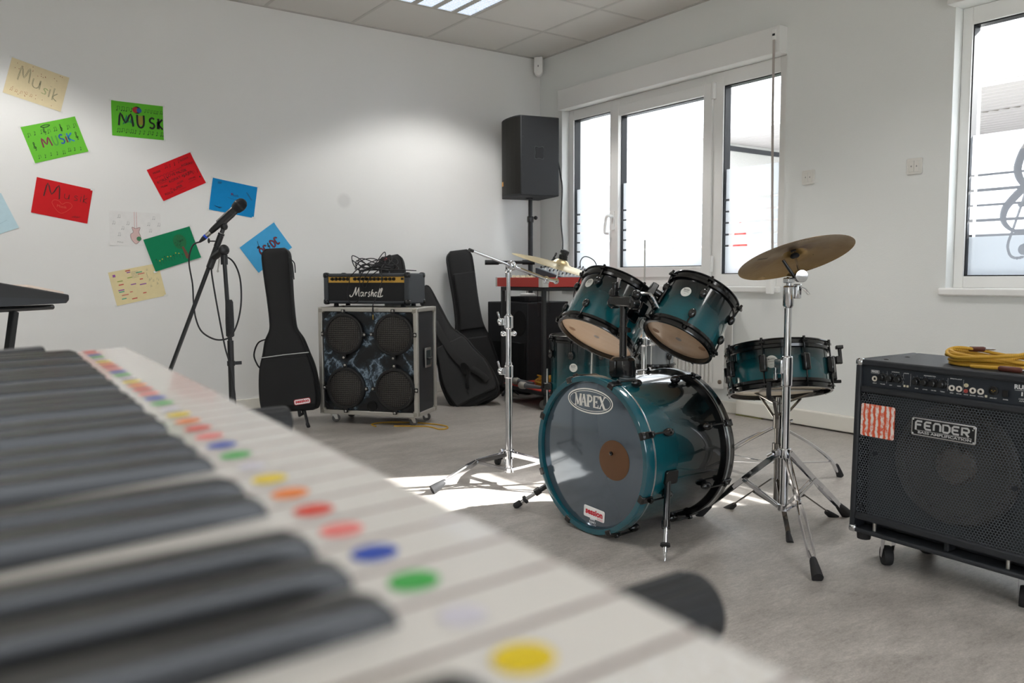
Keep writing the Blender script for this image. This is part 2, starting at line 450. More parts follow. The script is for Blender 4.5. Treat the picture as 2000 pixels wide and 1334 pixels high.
# shutter switches on the wall between the windows
SWM = mat('switch_cream', 'dedbd4', .35)
for y0, y1, z0, z1, lab in ((2.885, 2.974, 1.437, 1.527, 'white double shutter switch on the wall nearer the three-part window'), (2.245, 2.337, 1.43, 1.522, 'white double shutter switch on the wall nearer the music-clef window')):
    yc, zc = (y0 + y1) / 2, (z0 + z1) / 2; t = thing('shutter_switch', lab, 'switch', frame((AX, yc, zc), (-1, 0, 0), (0, -1, 0)), 'shutter switches')
    MB().prism(rrect(-.042, -.042, .042, .042, .008), 0, .009).obj('cover_frame', SWM, t, bevel=.002)
    for sx in (-1, 1):
        k = MB().prism(rrect(sx * .0145 - .0135, -.029, sx * .0145 + .0135, .029, .002), .007, .0125).obj('rocker', SWM, t, bevel=.001)
        tri = [(-.004, -.003), (.004, -.003), (0, .005)] if sx > 0 else [(-.004, .003), (0, -.005), (.004, .003)]
        a = MB(); a.add([(sx * .0145 + x, y, .0129) for x, y in tri], [(0, 1, 2)]); a.rect(sx * .0145 - .0008, -.006, sx * .0145 + .0008, .004, .0129); a.obj('arrow', mat('grey_print', '70706e', .6), k)

# louvred ceiling lamp
t = thing('ceiling_light', 'square recessed louvred lamp in the tiled ceiling', 'lamp', place(2.879, 4.581, CH))
m = MB()
for s in (-1, 1): m.box(s * .31 - .012, -.31, -.006, s * .31 + .012, .31, .0).box(-.31, s * .31 - .012, -.006, .31, s * .31 + .012, .0)
for x in (-.155, 0, .155): m.box(x - .022, -.30, -.005, x + .022, .30, 0)
m.obj('frame', mat('lamp_frame', 'c3bfb7', .5), t)
m = MB()
for x in (-.2325, -.0775, .0775, .2325):
    for k in range(22):
        m.box(x - .056, -.29 + k * .027, -.006, x + .056, -.287 + k * .027, -.0005)
m.obj('louvre', mat('louvre_blade', 'dfe3ea', .25, .7), t)
m = MB()
for x in (-.2325, -.0775, .0775, .2325): m.box(x - .056, -.30, -.0018, x + .056, .30, -.0008)
m.obj('reflector', mat('lamp_reflector', 'cfdcf0', .3, emit=1.1), t)

# ------------------------------------------------------------------ outside
OUTW = mat('render_white', 'f2f1ee', .9, bump=.8, bscale=60, dist=.02); OUTS = mat('soffit_board', 'f1ebeb', .7); OUTG = mat('facade_grey', '8f9299', .8)
struct(MB().box(AX + .3, -14, -.3, 40, 24, -.12).box(-14, -14, -.3, AX + .3, FY - .2, -.12).obj('ground', mat('paving', '9b9890', .9)))
t = thing('exterior_building', 'white rendered building across the yard with a slatted overhanging soffit', 'building', place(7.67, 0, -.12))
m = MB().box(0, 1.0, 2.72, 4.4, 16, 7.5).box(0, -9, 2.72, 4.4, 1.0, 3.5)  # unseen roof heights shaped to shade one window and admit sun to the other
m.box(.04, 6.85, 0, 4.4, 16, 2.72); m.obj('upper_wall', OUTW, t)
m = MB().box(4.2, -9, 0, 4.4, 6.85, 2.72); m.obj('recessed_wall', OUTG, t)
m = MB()
for k in range(28): m.box(.06 + k * .15, -9, 2.69, .06 + k * .15 + .135, 6.84, 2.72)
m.obj('soffit', OUTS, t)
m = MB()
for k in range(40):
    y = 5.6 - k * .1
    m.add([(1.2, y, 2.685), (1.26, y + .045, 2.685), (1.2, y + .09, 2.685)], [(0, 1, 2)])
m.obj('vent_strip', mat('vent_brown', '9a9088', .8), t)
m = MB()
for y in (7.2, 8.9, 10.6, 12.3): m.box(-.004, y, 2.75, 0, y + .02, 7.4).box(.034, y, 0, .04, y + .02, 2.7)
m.box(-.005, 6.9, 4.0, 0, 15.9, 4.02).box(-.005, 1.1, 5.4, 0, 15.9, 5.42)
m.obj('facade_joint', mat('joint_grey', '8a8d92', .9), t)
MB().box(-.02, 6.82, 0, .14, 6.98, 2.72).obj('corner_post', mat('post_white', 'efefed', .6), t)
MB().box(.2, 6.835, 2.60, 4.2, 6.85, 2.66).obj('soffit_joint', mat('dark_joint', '45484e', .8), t)  # dark strip where the wall meets the soffit
t = thing('drainpipe', 'grey metal downpipe outside seen through the leftmost pane', 'pipe', place(7.35, 9.75, -.12))
m = MB().tube([(0, 0, 0), (0, 0, 4.6)], .05, 10); m.obj('pipe', mat('zinc', '77828a', .5, .3), t)
MB().box(-.02, -.02, 2.95, .02, .5, 3.01).obj('pipe_bracket', mat('zinc', '77828a', .5, .3), t)
def hedge(x, y, lab):
    q = MB(); random.seed(5)
    for k in range(26): q.ball((random.uniform(-.2, .2), random.uniform(-.3, .3), .3 + random.uniform(0, .9)), random.uniform(.08, .16), 6)
    q.tube([(0, 0, 0), (0, 0, .5)], .03, 6)
    o = q.obj('shrub', mat('leaf_green', '4f9a5a', .8), X=place(x, y, -.12)); return tag(o, lab, 'shrub')
hedge(7.2, 5.35, 'green shrub outside glimpsed between the film stripes of the right pane')
q = MB(); q.lathe([(1e-4, 0), (.09, .02), (.10, .1), (.08, .42), (.05, .6), (1e-4, .62)], 14).tube([(0, 0, .2), (-.12, -.05, .45)], .03, 6)
tag(q.obj('playground_toy', mat('toy_red', 'd0453a', .5), X=place(8.25, 6.6, .95)), 'red toy shape outside under the overhang beside the white corner', 'toy')

# ------------------------------------------------------------------ light
w = bpy.data.worlds.new('sky'); SC.world = w; w.use_nodes = True
bg = w.node_tree.nodes['Background']; bg.inputs[0].default_value = (.93, .96, 1, 1); bg.inputs[1].default_value = SKY
sun = bpy.data.lights.new('sun', 'SUN'); sun.energy = SUN; sun.angle = R(.6); sun.color = (1, .96, .9)
so = bpy.data.objects.new('sun', sun); COL.objects.link(so)
el = R(32.3); so.matrix_basis = frame((12, -4, 10), (.916 * math.cos(el), -.40 * math.cos(el), math.sin(el)))
def spot(x, y, e, half=63):
    l = bpy.data.lights.new('louvre_and_fill_lamp', 'SPOT'); l.energy = e; l.spot_size = R(2 * half); l.spot_blend = .25 if y > 4 else 1.0; l.shadow_soft_size = .2; l.color = (1, .987, .965)
    o = bpy.data.objects.new('louvre_and_fill_lamp', l); COL.objects.link(o); o.location = (x, y, CH - .03); return o
for (x, y, e) in LAMPS: spot(x, y, e)

# ------------------------------------------------------------------ camera
yaw, pit, rol = .6241, .0791, -.0034
fw = Vector((math.sin(yaw) * math.cos(pit), math.cos(yaw) * math.cos(pit), -math.sin(pit)))
rt = Vector((math.cos(yaw), -math.sin(yaw), 0)); up = rt.cross(fw)
r2 = rt * math.cos(rol) + up * math.sin(rol); u2 = up * math.cos(rol) - rt * math.sin(rol)
cd = bpy.data.cameras.new('camera'); cam = bpy.data.objects.new('camera', cd); COL.objects.link(cam)
M = Matrix((r2, u2, -fw)).transposed().to_4x4(); M.translation = (0, 0, .9); cam.matrix_basis = M
cd.sensor_width = 36; cd.lens = 36 * 1589.25 / 2000; cd.clip_start = .01
cd.dof.use_dof = True; cd.dof.focus_distance = 3.2; cd.dof.aperture_fstop = FSTOP
SC.camera = cam
SC.view_settings.view_transform = 'Standard'; SC.view_settings.look = 'None'; SC.view_settings.exposure = EXPO
SC.cycles.use_denoising = True
SC.cycles.max_bounces = 10; SC.cycles.diffuse_bounces = 5; SC.cycles.transparent_max_bounces = 16; SC.cycles.sample_clamp_indirect = 6
# ------------------------------------------------------------------ posters on the back wall
STROKES = {
 'M': [[(0, 0), (.12, 1), (.45, .25), (.8, 1), (.95, 0)]], 'U': [[(0, 1), (.02, .3), (.25, 0), (.55, .02), (.75, .3), (.76, 1)]],
 'S': [[(.7, .88), (.4, 1), (.08, .82), (.15, .58), (.6, .45), (.72, .2), (.42, 0), (.02, .1)]], 'I': [[(.1, 0), (.1, .68)], [(.08, .9), (.12, .93)]],
 'K': [[(.05, 0), (.02, 1)], [(.65, .95), (.05, .45), (.7, 0)]], 'u': [[(0, .6), (.02, .15), (.3, 0), (.55, .15), (.6, .6)], [(.6, .6), (.65, 0)]],
 's': [[(.5, .55), (.2, .62), (.08, .45), (.4, .3), (.45, .08), (.05, .04)]], 'k': [[(.05, 0), (.05, .95)], [(.5, .6), (.05, .25), (.55, 0)]],
 'A': [[(0, 0), (.0, .65), (.3, 1), (.55, .7), (.55, 0)], [(0, .35), (.55, .35)]], 'C': [[(.55, .75), (.5, .9), (.2, 1), (0, .8), (0, .2), (.2, 0), (.55, .1)]],
 'D': [[(.05, 0), (.05, 1), (.45, .85), (.6, .55), (.45, .1), (.05, 0)]], '!': [[(.4, 1.1), (.1, .45), (.4, .55), (.05, -.15)]],
 '8': [[(.3, 0), (.05, .15), (.5, .5), (.1, .8), (.3, 1), (.5, .8), (.05, .45), (.1, .05), (.3, 0)]]}
def stroke(mb, ch, x, y, w, h, lw, mi, X, z, rot=0):
    for s in STROKES[ch]:
        c, n = math.cos(rot), math.sin(rot)
        mb.ribbon(smooth([(x + a * w * c - b * h * n, y + a * w * n + b * h * c, 0) for a, b in s], 3), lw, mi, X, z)
def note(mb, x, y, h, mi, X, z, kind=0, rot=0):
    lw = h * .09; d = h * .16
    def head(a): mb.disc(d, 8, mi, X @ Matrix.Translation((a, y, 0)), z, 1.1, .8)
    head(x); mb.ribbon([(x + d, y), (x + d, y + h)], lw, mi, X, z)
    if kind == 0: mb.ribbon([(x + d, y + h), (x + d + h * .3, y + h * .65)], lw, mi, X, z)
    elif kind == 1: head(x + h * .55); mb.ribbon([(x + d, y + h), (x + d + h * .55, y + h), (x + d + h * .55, y)], lw, mi, X, z)
    elif kind == 2: mb.ribbon([(x + d, y + h), (x + d + h * .55, y + h), (x + d + h * .55, y + .1 * h)], lw, mi, X, z)
def clef(mb, x, y, h, mi, X, z):
    mb.ribbon(smooth([(x + a * h, y + b * h, 0) for a, b in ((.02, .35), (.12, .42), (.18, .3), (.05, .2), (-.1, .3), (0, .55), (.12, .8), (.05, 1), (-.02, .8), (.06, .3), (.08, 0), (-.04, -.05))], 3), h * .06, mi, X, z)

PW, PH = .297, .21
def poster(cx, cz, ang, label, paper, draw, inks, w=PW, h=PH, lift_=0):
    X = frame((cx, BY - .0015 - lift_, cz), (0, -1, 0), (math.cos(ang), 0, math.sin(ang)))
    m = MB(); NX, NY = 8, 6; random.seed(int(cx * 1000))
    vs = []
    for j in range(NY + 1):
        for i in range(NX + 1):
            u, v = i / NX, j / NY; lift = .006 * (abs(u - .5) * 2) ** 6 * (abs(v - .5) * 2) ** 6 * random.random()
            vs.append((w * (u - .5), h * (v - .5), lift))
    m.add(vs, [(j * (NX + 1) + i, j * (NX + 1) + i + 1, (j + 1) * (NX + 1) + i + 1, (j + 1) * (NX + 1) + i) for j in range(NY) for i in range(NX)])
    p = m.obj('poster', mat('paper_' + paper, paper, .75, vary=.06, vscale=30, spec=.2), X=X)
    tag(p, label, 'poster', 'pupils\' posters on the back wall')
    d = MB(); draw(d, Matrix.Translation((-w / 2, -h / 2, 0)), .0012)
    if d.v: d.obj('drawing', [mat('ink_' + c, c, .7) for c in inks], p)
    tp = MB()
    for sx, sy in ((-1, 1), (1, 1), (1, -1), (-1, -1)):
        if random.random() < .6: tp.rect(sx * w / 2 - .012, sy * h / 2 - .007, sx * w / 2 + .012, sy * h / 2 + .007, .0009)
    if tp.v: tp.obj('tape', mat('clear_tape', 'e6e6e2', .15), p)
    return p
def ang_of(a, b): return math.atan2(b[1] - a[1], b[0] - a[0])
def P4(pts): return sum(p[0] for p in pts) / 4, sum(p[1] for p in pts) / 4, math.atan2((pts[1][1] - pts[0][1]) + (pts[2][1] - pts[3][1]), (pts[1][0] - pts[0][0]) + (pts[2][0] - pts[3][0]))
def rnotes(d, X, z, x0, x1, y, h, n, mi, jit=.004):
    for k in range(n):
        x = x0 + (x1 - x0) * k / max(1, n - 1); note(d, x, y + random.uniform(-jit, jit), h, mi, X, z, random.choice((0, 1, 2)))

def d_cream1(d, X, z):
    for off in (0, .004):
        stroke(d, 'M', .05 + off, .10 - off, .06, .085, .0018, 0, X, z); stroke(d, 'u', .125 + off, .085, .06, .085, .0018, 0, X, z)
        stroke(d, 's', .175 + off, .07, .045, .06, .0018, 1, X, z, -.3); stroke(d, 'I', .215 + off, .06, .02, .07, .0018, 0, X, z); stroke(d, 'k', .235 + off, .05, .045, .075, .0018, 0, X, z)
    for k in range(26): d.disc(.0022, 6, 2, X @ Matrix.Translation((random.uniform(.02, .28), random.choice((random.uniform(.15, .2), random.uniform(.01, .05))), 0)), z)
    rnotes(d, X, z, .03, .13, .03, .014, 5, 3)
def d_green1(d, X, z):
    for ch, x, mi, w in (('M', .075, 1, .05), ('U', .135, 2, .03), ('S', .172, 3, .03), ('I', .206, 1, .02), ('K', .218, 4, .04)):
        stroke(d, ch, x, .075, w, .052, .008, mi, X, z)
    rnotes(d, X, z, .02, .27, .15, .02, 8, 0); rnotes(d, X, z, .03, .26, .02, .018, 8, 0)
    clef(d, .03, .07, .045, 0, X, z); clef(d, .265, .08, .045, 0, X, z); clef(d, .11, .145, .04, 0, X, z); clef(d, .2, .145, .04, 0, X, z)
    d.ribbon(smooth([(.10, .19, 0), (.125, .196, 0), (.15, .19, 0), (.125, .183, 0)], 4, True), .004, 0, X, z, True)
def d_green2(d, X, z):
    for ch, x, w in (('M', .04, .085), ('U', .145, .05), ('S', .215, .04), ('I', .26, .03), ('K', .268, .035)): stroke(d, ch, x, .065, w, .075 if ch in 'MU' else .065, .011, 0, X, z)
    d.add([(.06, .072, z * .9), (.085, .135, z * .9), (.1, .09, z * .9), (.118, .135, z * .9), (.13, .072, z * .9)], [(0, 1, 2), (2, 3, 4)], 2, X)
    d.add([(.15, .08, z * .9), (.18, .08, z * .9), (.18, .135, z * .9), (.15, .135, z * .9)], [(0, 1, 2, 3)], 3, X)
    d.disc(.022, 20, 0, X @ Matrix.Translation((.145, .168, 0)), z * .8, 1.1); d.disc(.018, 16, 1, X @ Matrix.Translation((.136, .168, 0)), z); d.disc(.015, 16, 4, X @ Matrix.Translation((.157, .167, 0)), z * 1.3)
    rnotes(d, X, z, .03, .11, .155, .024, 4, 0, .002); rnotes(d, X, z, .19, .28, .16, .018, 6, 0, .002); rnotes(d, X, z, .03, .28, .025, .022, 11, 0, .002)
def d_red1(d, X, z):
    stroke(d, 'M', .05, .11, .085, .08, .007, 0, X, z)
    for ch, x in (('u', .155), ('s', .205), ('I', .238), ('k', .255)): stroke(d, ch, x, .12, .04, .05, .0032, 0, X, z)
    d.ribbon(smooth([(.15, .03, 0), (.1, .075, 0), (.105, .1, 0), (.13, .1, 0), (.15, .085, 0), (.17, .1, 0), (.195, .098, 0), (.2, .075, 0)], 5, True), .002, 1, X, z, True)
    d.text('Musik', .022, X @ Matrix.Translation((.15, .07, z)), 1)
    for k in range(3): d.ribbon([(.21 + k * .012, .02), (.23 + k * .012, .032)], .002, 0, X, z)
def d_red2(d, X, z):
    random.seed(3)
    for s, x, y, sz in (('I LOVE MUSIK', .15, .125, .025), ('KORAY', .06, .115, .024), ('MUSIK', .05, .175, .018), ('KORAY', .25, .185, .02), ('KORAY ALKIER', .17, .095, .024), ('KORAY!', .245, .15, .022), ('MUSIK', .05, .08, .016), ('SUPER', .12, .04, .024), ('ROCK', .055, .03, .02), ('LIEDER', .23, .06, .015), ('MUSIK', .15, .065, .016), ('JA', .08, .05, .014)):
        d.text(s, sz, X @ Matrix.Translation((x, y, z)) @ Matrix.Rotation(random.uniform(-.12, .12), 4, 'Z'), 0)
    d.ribbon(smooth([(.02 + .0108 * k, .145 + .004 * (-1) ** k, 0) for k in range(18)], 3), .0016, 0, X, z)
    rnotes(d, X, z, .11, .2, .175, .018, 4, 0); rnotes(d, X, z, .19, .28, .085, .018, 4, 0)
    d.disc(.005, 10, 0, X @ Matrix.Translation((.28, .05, 0)), z)
    for x, y in ((.03, .1), (.12, .022), (.2, .045)): d.ribbon([(x, y), (x + .05, y + .003)], .0014, 0, X, z)
def d_blue1(d, X, z):
    d.text('Musik', .022, X @ Matrix.Translation((.155, .125, z)), 0); d.disc(.008, 10, 1, X @ Matrix.Translation((.135, .13, 0)), z * .8)
    for k in range(5): d.ribbon([(.03 + .003 * k, .035 - .002 * k), (.07 + .003 * k, .02 + .003 * k)], .0016, 0, X, z)
    for k in range(3): d.ribbon([(.225 + k * .004, .16), (.265 + k * .004, .115)], .0014, 0, X, z)
    for k in range(4): d.ribbon([(.035, .18 + .004 * k), (.06, .185 + .003 * k)], .0014, 0, X, z)
    d.ribbon(smooth([(.11, .105, 0), (.14, .098, 0), (.19, .1, 0)], 4), .0014, 0, X, z)
def d_white(d, X, z):
    for x in (.143, .156): d.ribbon([(x, .105), (x, .21)], .002, 0, X, z)
    body = smooth([(.15, .012, 0), (.125, .04, 0), (.12, .07, 0), (.135, .085, 0), (.128, .115, 0), (.15, .108, 0), (.175, .115, 0), (.168, .085, 0), (.178, .06, 0), (.172, .035, 0)], 4, True)
    d.add([(p.x, p.y, z * .7) for p in body], [tuple(range(len(body)))], 3, X); d.ribbon(body, .002, 1, X, z, True)
    d.disc(.014, 14, 2, X @ Matrix.Translation((.168, .045, 0)), z * 1.2)
    for x, y in ((.05, .17), (.02, .13), (.1, .13), (.22, .13), (.25, .17), (.28, .13), (.23, .09), (.05, .06), (.07, .1)): note(d, x, y, .018, 4, X, z, 1)
    d.text('Mihai', .016, X @ Matrix.Translation((.06, .02, z)), 4)
def d_dgreen(d, X, z):
    d.disc(.042, 26, 1, X @ Matrix.Translation((.205, .135, 0)), z * .7, .95, 1.15)
    random.seed(9)
    for k in range(40):
        a, r = random.uniform(0, 6.28), random.uniform(0, .036); d.ribbon([(.205 + r * math.cos(a), .135 + r * math.sin(a)), (.205 + r * math.cos(a) + .008, .135 + r * math.sin(a) + .003)], .002, 2, X, z)
    d.add([(.205, .1, z), (.218, .1, z), (.232, .02, z), (.208, .02, z)], [(3, 2, 1, 0)], 3, X)
    for k in range(10):
        x = .03 + k * .018; y = .025 + random.uniform(0, .02)
        d.ribbon([(x, y), (x, y + .018), (x + .006, y + .026)], .0018, 2, X, z); d.disc(.004, 8, 4 if k % 3 else 2, X @ Matrix.Translation((x, y + .03, 0)), z)
def d_acdc(d, X, z):
    for off, lw, mi in ((0, .011, 0), (0, .0045, 1)):
        for ch, x, w in (('A', .095, .045), ('C', .133, .035), ('D', .19, .042), ('C', .228, .035)): stroke(d, ch, x, .075, w, .05, lw, mi, X, z * (1 + mi * .4))
    d.add([(.172, .125, z), (.158, .098, z), (.168, .1, z), (.16, .072, z), (.18, .105, z), (.17, .104, z), (.18, .125, z)], [(0, 1, 2, 5, 6), (2, 3, 4, 5)], 0, X)
    d.ribbon([(.108, .132), (.125, .175)], .003, 0, X, z); d.disc(.012, 12, 0, X @ Matrix.Translation((.106, .137, 0)), z, 1, .7)
def d_cream2(d, X, z):
    random.seed(12)
    for k in range(17):
        x = random.choice((.03, .09, .15)) + random.uniform(0, .02); y = .02 + .011 * k; c = random.choice((0, 1, 2, 3, 4))
        d.rect(x, y, x + random.uniform(.015, .04), y + .006, z, c, X)
    d.rect(.02, .175, .036, .19, z, 0, X)
    for k in range(5): d.ribbon([(.13, .15 + k * .009), (.165, .15 + k * .009)], .001, 5, X, z); d.ribbon([(.13 + k * .009, .148), (.13 + k * .009, .19)], .001, 5, X, z)
    for k in range(14): note(d, random.uniform(.2, .28), random.uniform(.06, .18), .01, 5, X, z, random.choice((0, 1)))
def d_none(d, X, z):
    d.ribbon([(.2, .05), (.26, .06)], .002, 0, X, z)
for pts, lab, paper, fn, inks in (
 ([(.464, 2.167), (.766, 2.079), (.709, 1.879), (.402, 1.953)], 'cream paper poster with faint pencil lettering, highest on the back wall', 'e2d2ab', d_cream1, ['75735a', '7f9a52', '9b4a3c', 'b5774c']),
 ([(.486, 1.770), (.778, 1.863), (.844, 1.662), (.559, 1.567)], 'tilted green poster with small multicoloured MUSIK letters, below the cream one', '6cc03a', d_green1, ['1f3a1c', '7a2b45', '4f9e3a', '27569b', '2f7fb0']),
 ([(.974, 1.983), (1.277, 1.978), (1.272, 1.769), (.972, 1.768)], 'straight green poster with thick black MUSIK letters and a red-blue ball', '5fb62f', d_green2, ['161a14', 'a32a26', '1e7a4a', '8f8a2a', '2a5590']),
 ([(.559, 1.493), (.860, 1.434), (.819, 1.230), (.521, 1.284)], 'red poster with a large handwritten Musik and a faint heart', 'cc1f24', d_red1, ['4d1712', 'd9503e']),
 ([(1.163, 1.579), (1.429, 1.705), (1.519, 1.519), (1.259, 1.384)], 'tilted red poster covered with small black handwriting', 'cf1a22', d_red2, ['3a0c10']),
 ([(1.565, 1.555), (1.861, 1.510), (1.831, 1.303), (1.532, 1.348)], 'deep blue poster with small dark scribbles behind the microphone head', '0f86c4', d_blue1, ['14405f', '5a3a7a']),
 ([(.940, 1.312), (1.244, 1.312), (1.230, 1.096), (.927, 1.106)], 'white paper with a pencil-drawn electric guitar and pale notes', 'e6e4e1', d_white, ['cf8f8f', '6d4b45', '3f7a52', 'd8b9b4', 'aaaaa8']),
 ([(1.126, 1.142), (1.403, 1.231), (1.470, 1.034), (1.204, .943)], 'dark green poster with a drawn tree behind the microphone cable', '117f55', d_dgreen, ['0c5a34', '0d6a3c', '0a4a2c', '6b4a36', 'b5b040']),
 ([(1.725, 1.101), (1.968, 1.280), (2.086, 1.108), (1.855, .937)], 'light blue tilted poster with a hand-drawn AC DC logo above the guitar bag', '4aa9dd', d_acdc, ['1b1420', '9c2533']),
 ([(.914, .937), (1.205, .992), (1.254, .793), (.969, .728)], 'cream poster with many tiny coloured word strips, lowest on the wall', 'e6d6a6', d_cream2, ['9b5aa8', 'd07a6a', '4fa88a', '9aa85a', 'c9504a', '8a8570']),
 ([(.135, 1.28), (.374, 1.327 + .05), (.435, 1.193), (.19, 1.09)], 'pale blue paper cut off by the left edge of the photo', 'bfd9e2', d_none, ['9fc0cc'])):
    cx, cz, a = P4(pts); poster(cx, cz, a, lab, paper, fn, inks, lift_=.004 if 'tree' in lab else 0)

# ------------------------------------------------------------------ the keyboard in the foreground
KA = math.atan(.06)                                    # keyboard runs almost along +Y
KX = Matrix.Translation((.1215, .1059, .8298)) @ Matrix.Rotation(-.052, 4, 'Z') @ Matrix.Rotation(-.055, 4, 'Y')   # local: y along the keys, x towards the player, origin front-left key corner
kb = thing('keyboard', 'white-keyed keyboard with coloured stickers in the foreground close to the camera', 'keyboard', KX)
KW = .0235
KBODY = mat('keyboard_body', '2b2c2f', .5); KWHT = mat('keyboard_white', 'efebe6', .3)
m = MB(); m.box(-.31, -.075, -.05, .0, 34 * KW + .02, -.022)
m.box(-.31, -.075, -.022, -.149, 34 * KW + .02, .018); m.box(-.149, 34 * KW, -.022, -.07, 34 * KW + .02, .008)
m.obj('case', KBODY, kb, bevel=.004)
MB().box(-.0, -.075, -.05, .004, 34 * KW + .0, -.03).box(-.14, -.075, -.022, .004, -.048, .003).obj('end_cheek', KWHT, kb, bevel=.004, label='white end block beside the lowest key')
m = MB(); random.seed(4)
for i in range(24):
    for j in range(9):
        m.ball((-.078 + i * .0033 + random.uniform(-.0008, .0008), -.045 + j * .0048 + random.uniform(-.001, .001), .0002), .0006, 6)
m.obj('white_dots', mat('bright_dot', 'ffffff', .2, coat=1), kb)  # rows of tiny white dots over the lowest keys
# one white key, one black key
def white_key_mesh():
    g = .0010; m = MB(); m.box(-.149, g, -.02, 0, KW - g, 0); m.m = [0, 0, 1, 0, 1, 0]; return m.mesh('white_key', [mat('key_white', 'f0ece7', .22, coat=.4), mat('key_side_shade', 'a8918d', .6)])  # side faces coloured darker, standing in for shade in the key gaps
wk = white_key_mesh()
p = [(-.149, -.006), (-.0605, -.006), (-.0492, 0.0), (-.0522, .0095), (-.058, .0115), (-.149, .0125)]
m = MB()
yy = [(-.0056, 0), (-.0048, 1), (.0048, 1), (.0056, 0)]
vs = []; fs = []
for k, (y, top) in enumerate(yy):
    for (x, z) in [(-.149, -.006), (-.0440, -.006), (-.0472, .0035), (-.0525, .006), (-.149, .0095)]:
        zz = z if (top or z < 0) else z - .0016
        vs.append((x, y, zz))
n = 5
for k in range(3):
    for i in range(n): fs.append((k * n + i, k * n + (i + 1) % n, (k + 1) * n + (i + 1) % n, (k + 1) * n + i))
fs += [tuple(range(n - 1, -1, -1)), tuple(3 * n + i for i in range(n))]
bk = MB().add(vs, fs).mesh('black_key', mat('key_black', '131314', .33, spec=.55))
ST = {0: ('yellow', 'f2d40a'), 2: ('green', '3fb54e'), 3: ('blue', '1147b8'), 4: ('pink', 'f7837f'), 5: ('red', 'e2402c'), 6: ('orange', 'f9861f')}
stm = {k: MB().add([(.0062 * math.cos(2 * PI * q / 24), .0062 * math.sin(2 * PI * q / 24), 0) for q in range(24)] , [tuple(range(24))]).mesh('sticker', mat('sticker_' + c[0], c[1], .45)) for k, c in ST.items()}
stf = MB().disc(.0052, 20).mesh('sticker', mat('sticker_faint', 'dcd8e4', .5))
for i in range(-2, 34):
    k = link('white_key', wk, kb, Matrix.Translation((0, i * KW, 0)))
    q = i % 7
    if i >= 0: link('sticker', stm.get(q, stf), k, Matrix.Translation((-.0338, KW / 2, .0004)), label=(ST[q][0] if q in ST else 'faded') + ' round sticker')
    if i < 33 and q not in (0, 4):
        sh = {5: -.0012, 6: .0012, 1: -.0018, 2: 0, 3: .0018}[q]
        link('black_key', bk, kb, Matrix.Translation((0, (i + 1) * KW + sh, 0)))
# its stand
ks = thing('keyboard_stand', 'black tubular stand whose two ribbed arm ends stick out under the foreground keyboard', 'stand', place(.05, .57, 0))
def arm(y, X1):
    m = MB(); n = 28; r = .0185; zc = .738
    m.tube([(-.32, y, zc), (-.3, y, zc), (X1 - .004, y, zc), (X1 - .001, y, zc), (X1, y, zc)], [r * .85, r, r, r * .96, r * .8], n)
    for k in range(9):
        a = R(10 + k * 20); m.tube([(-.3, y + r * .985 * math.cos(a), zc + r * .985 * math.sin(a)), (X1 - .006, y + r * .985 * math.cos(a), zc + r * .985 * math.sin(a))], .0012, 5)
    return m
for y, x1 in ((-.309, .250), (.313, .275)): arm(y, x1).obj('arm', mat('ribbed_rubber', '1d1e20', .55), ks)
for y0, y1 in ((-.309, .313), (.313, -.309)):
    for x in (-.02, .02):
        MB().tube([(x, y0, .722), (x, y1, .02)], .014, 10).obj('leg', BLK, ks)
for y in (-.309, .313): MB().tube([(-.25, y, .0125), (.25, y, .0125)], .0125, 10).obj('foot_bar', RUB, ks)

# ------------------------------------------------------------------ second keyboard at the left edge
e2 = V(.70, .714, 0)
K2 = Matrix.Translation((.345, 2.705, 0)) @ Matrix.Rotation(R(135.6), 4, 'Z')      # local x: along the keys away, local y: from its front back towards us
k2 = thing('stage_piano', 'black stage piano on a stand at the left edge of the photo', 'piano', K2)
# side profile in (s, z): s=0 front tip, growing to the back
m = MB()
S = [(0, .853), (0, .837), (.012, .828), (.40, .825), (.40, .91), (.33, .90)]
def side(poly, x0, x1, mi=0):
    n = len(poly); vs = [(x0, a, b) for a, b in poly] + [(x1, a, b) for a, b in poly]
    m.add(vs, [tuple(range(n)), tuple(range(2 * n - 1, n - 1, -1))] + [(i, n + i, n + (i + 1) % n, (i + 1) % n) for i in range(n)], mi)
side(S, 0, .06); m.obj('end_cheek', mat('piano_black', '2a2b2d', .55), k2, bevel=.004)
m = MB(); side([(.0, .838), (.012, .83), (.40, .827), (.40, .90), (.33, .893), (.16, .868), (.155, .845), (.0, .843)], .06, 1.30); m.obj('body', mat('piano_black', '2a2b2d', .55), k2, bevel=.003)
side_m = MB(); m = side_m; side([(.0, .845), (.15, .847), (.15, .852), (.0, .851)], .06, 1.30); m.obj('key_bed', KWHT, k2)
m = MB(); side([(.02, .829), (.40, .827), (.40, .858), (.02, .840)], -.002, .0); m.obj('side_trim', mat('piano_side', '33363a', .6), k2)
tag(MB().box(.1, .05, .862, .3, .2, .868).obj('sheet_music', mat('paper_warm', 'e5d6c8', .8), X=K2 @ Matrix.Translation((0, -.02, -.006)) @ Matrix.Rotation(R(9), 4, 'X')), 'pale sheet of paper lying on the black stage piano', 'paper')
s2 = thing('piano_stand', 'black stand with splayed legs carrying the stage piano at the left edge', 'stand', K2)
m = MB(); m.tube([(.05, .01, .8168), (.05, .42, .8168)], .0078, 10); m.obj('arm', BLK, s2)
m = MB(); m.tube([(1.1, .01, .8168), (1.1, .42, .8168)], .0078, 10); m.obj('arm', BLK, s2)
for x in (.05, 1.1):
    for y0, y1, dx in ((.16, .36, 0), (.275, .045, .02)): MB().bar((x + dx, y0, .81), (x + dx, y1, .0), .02, .018, up=(1, 0, 0)).obj('leg', BLK, s2, bevel=.003)
    MB().tube([(x, -.02, .012), (x, .54, .012)], .012, 8).obj('foot_bar', RUB, s2)

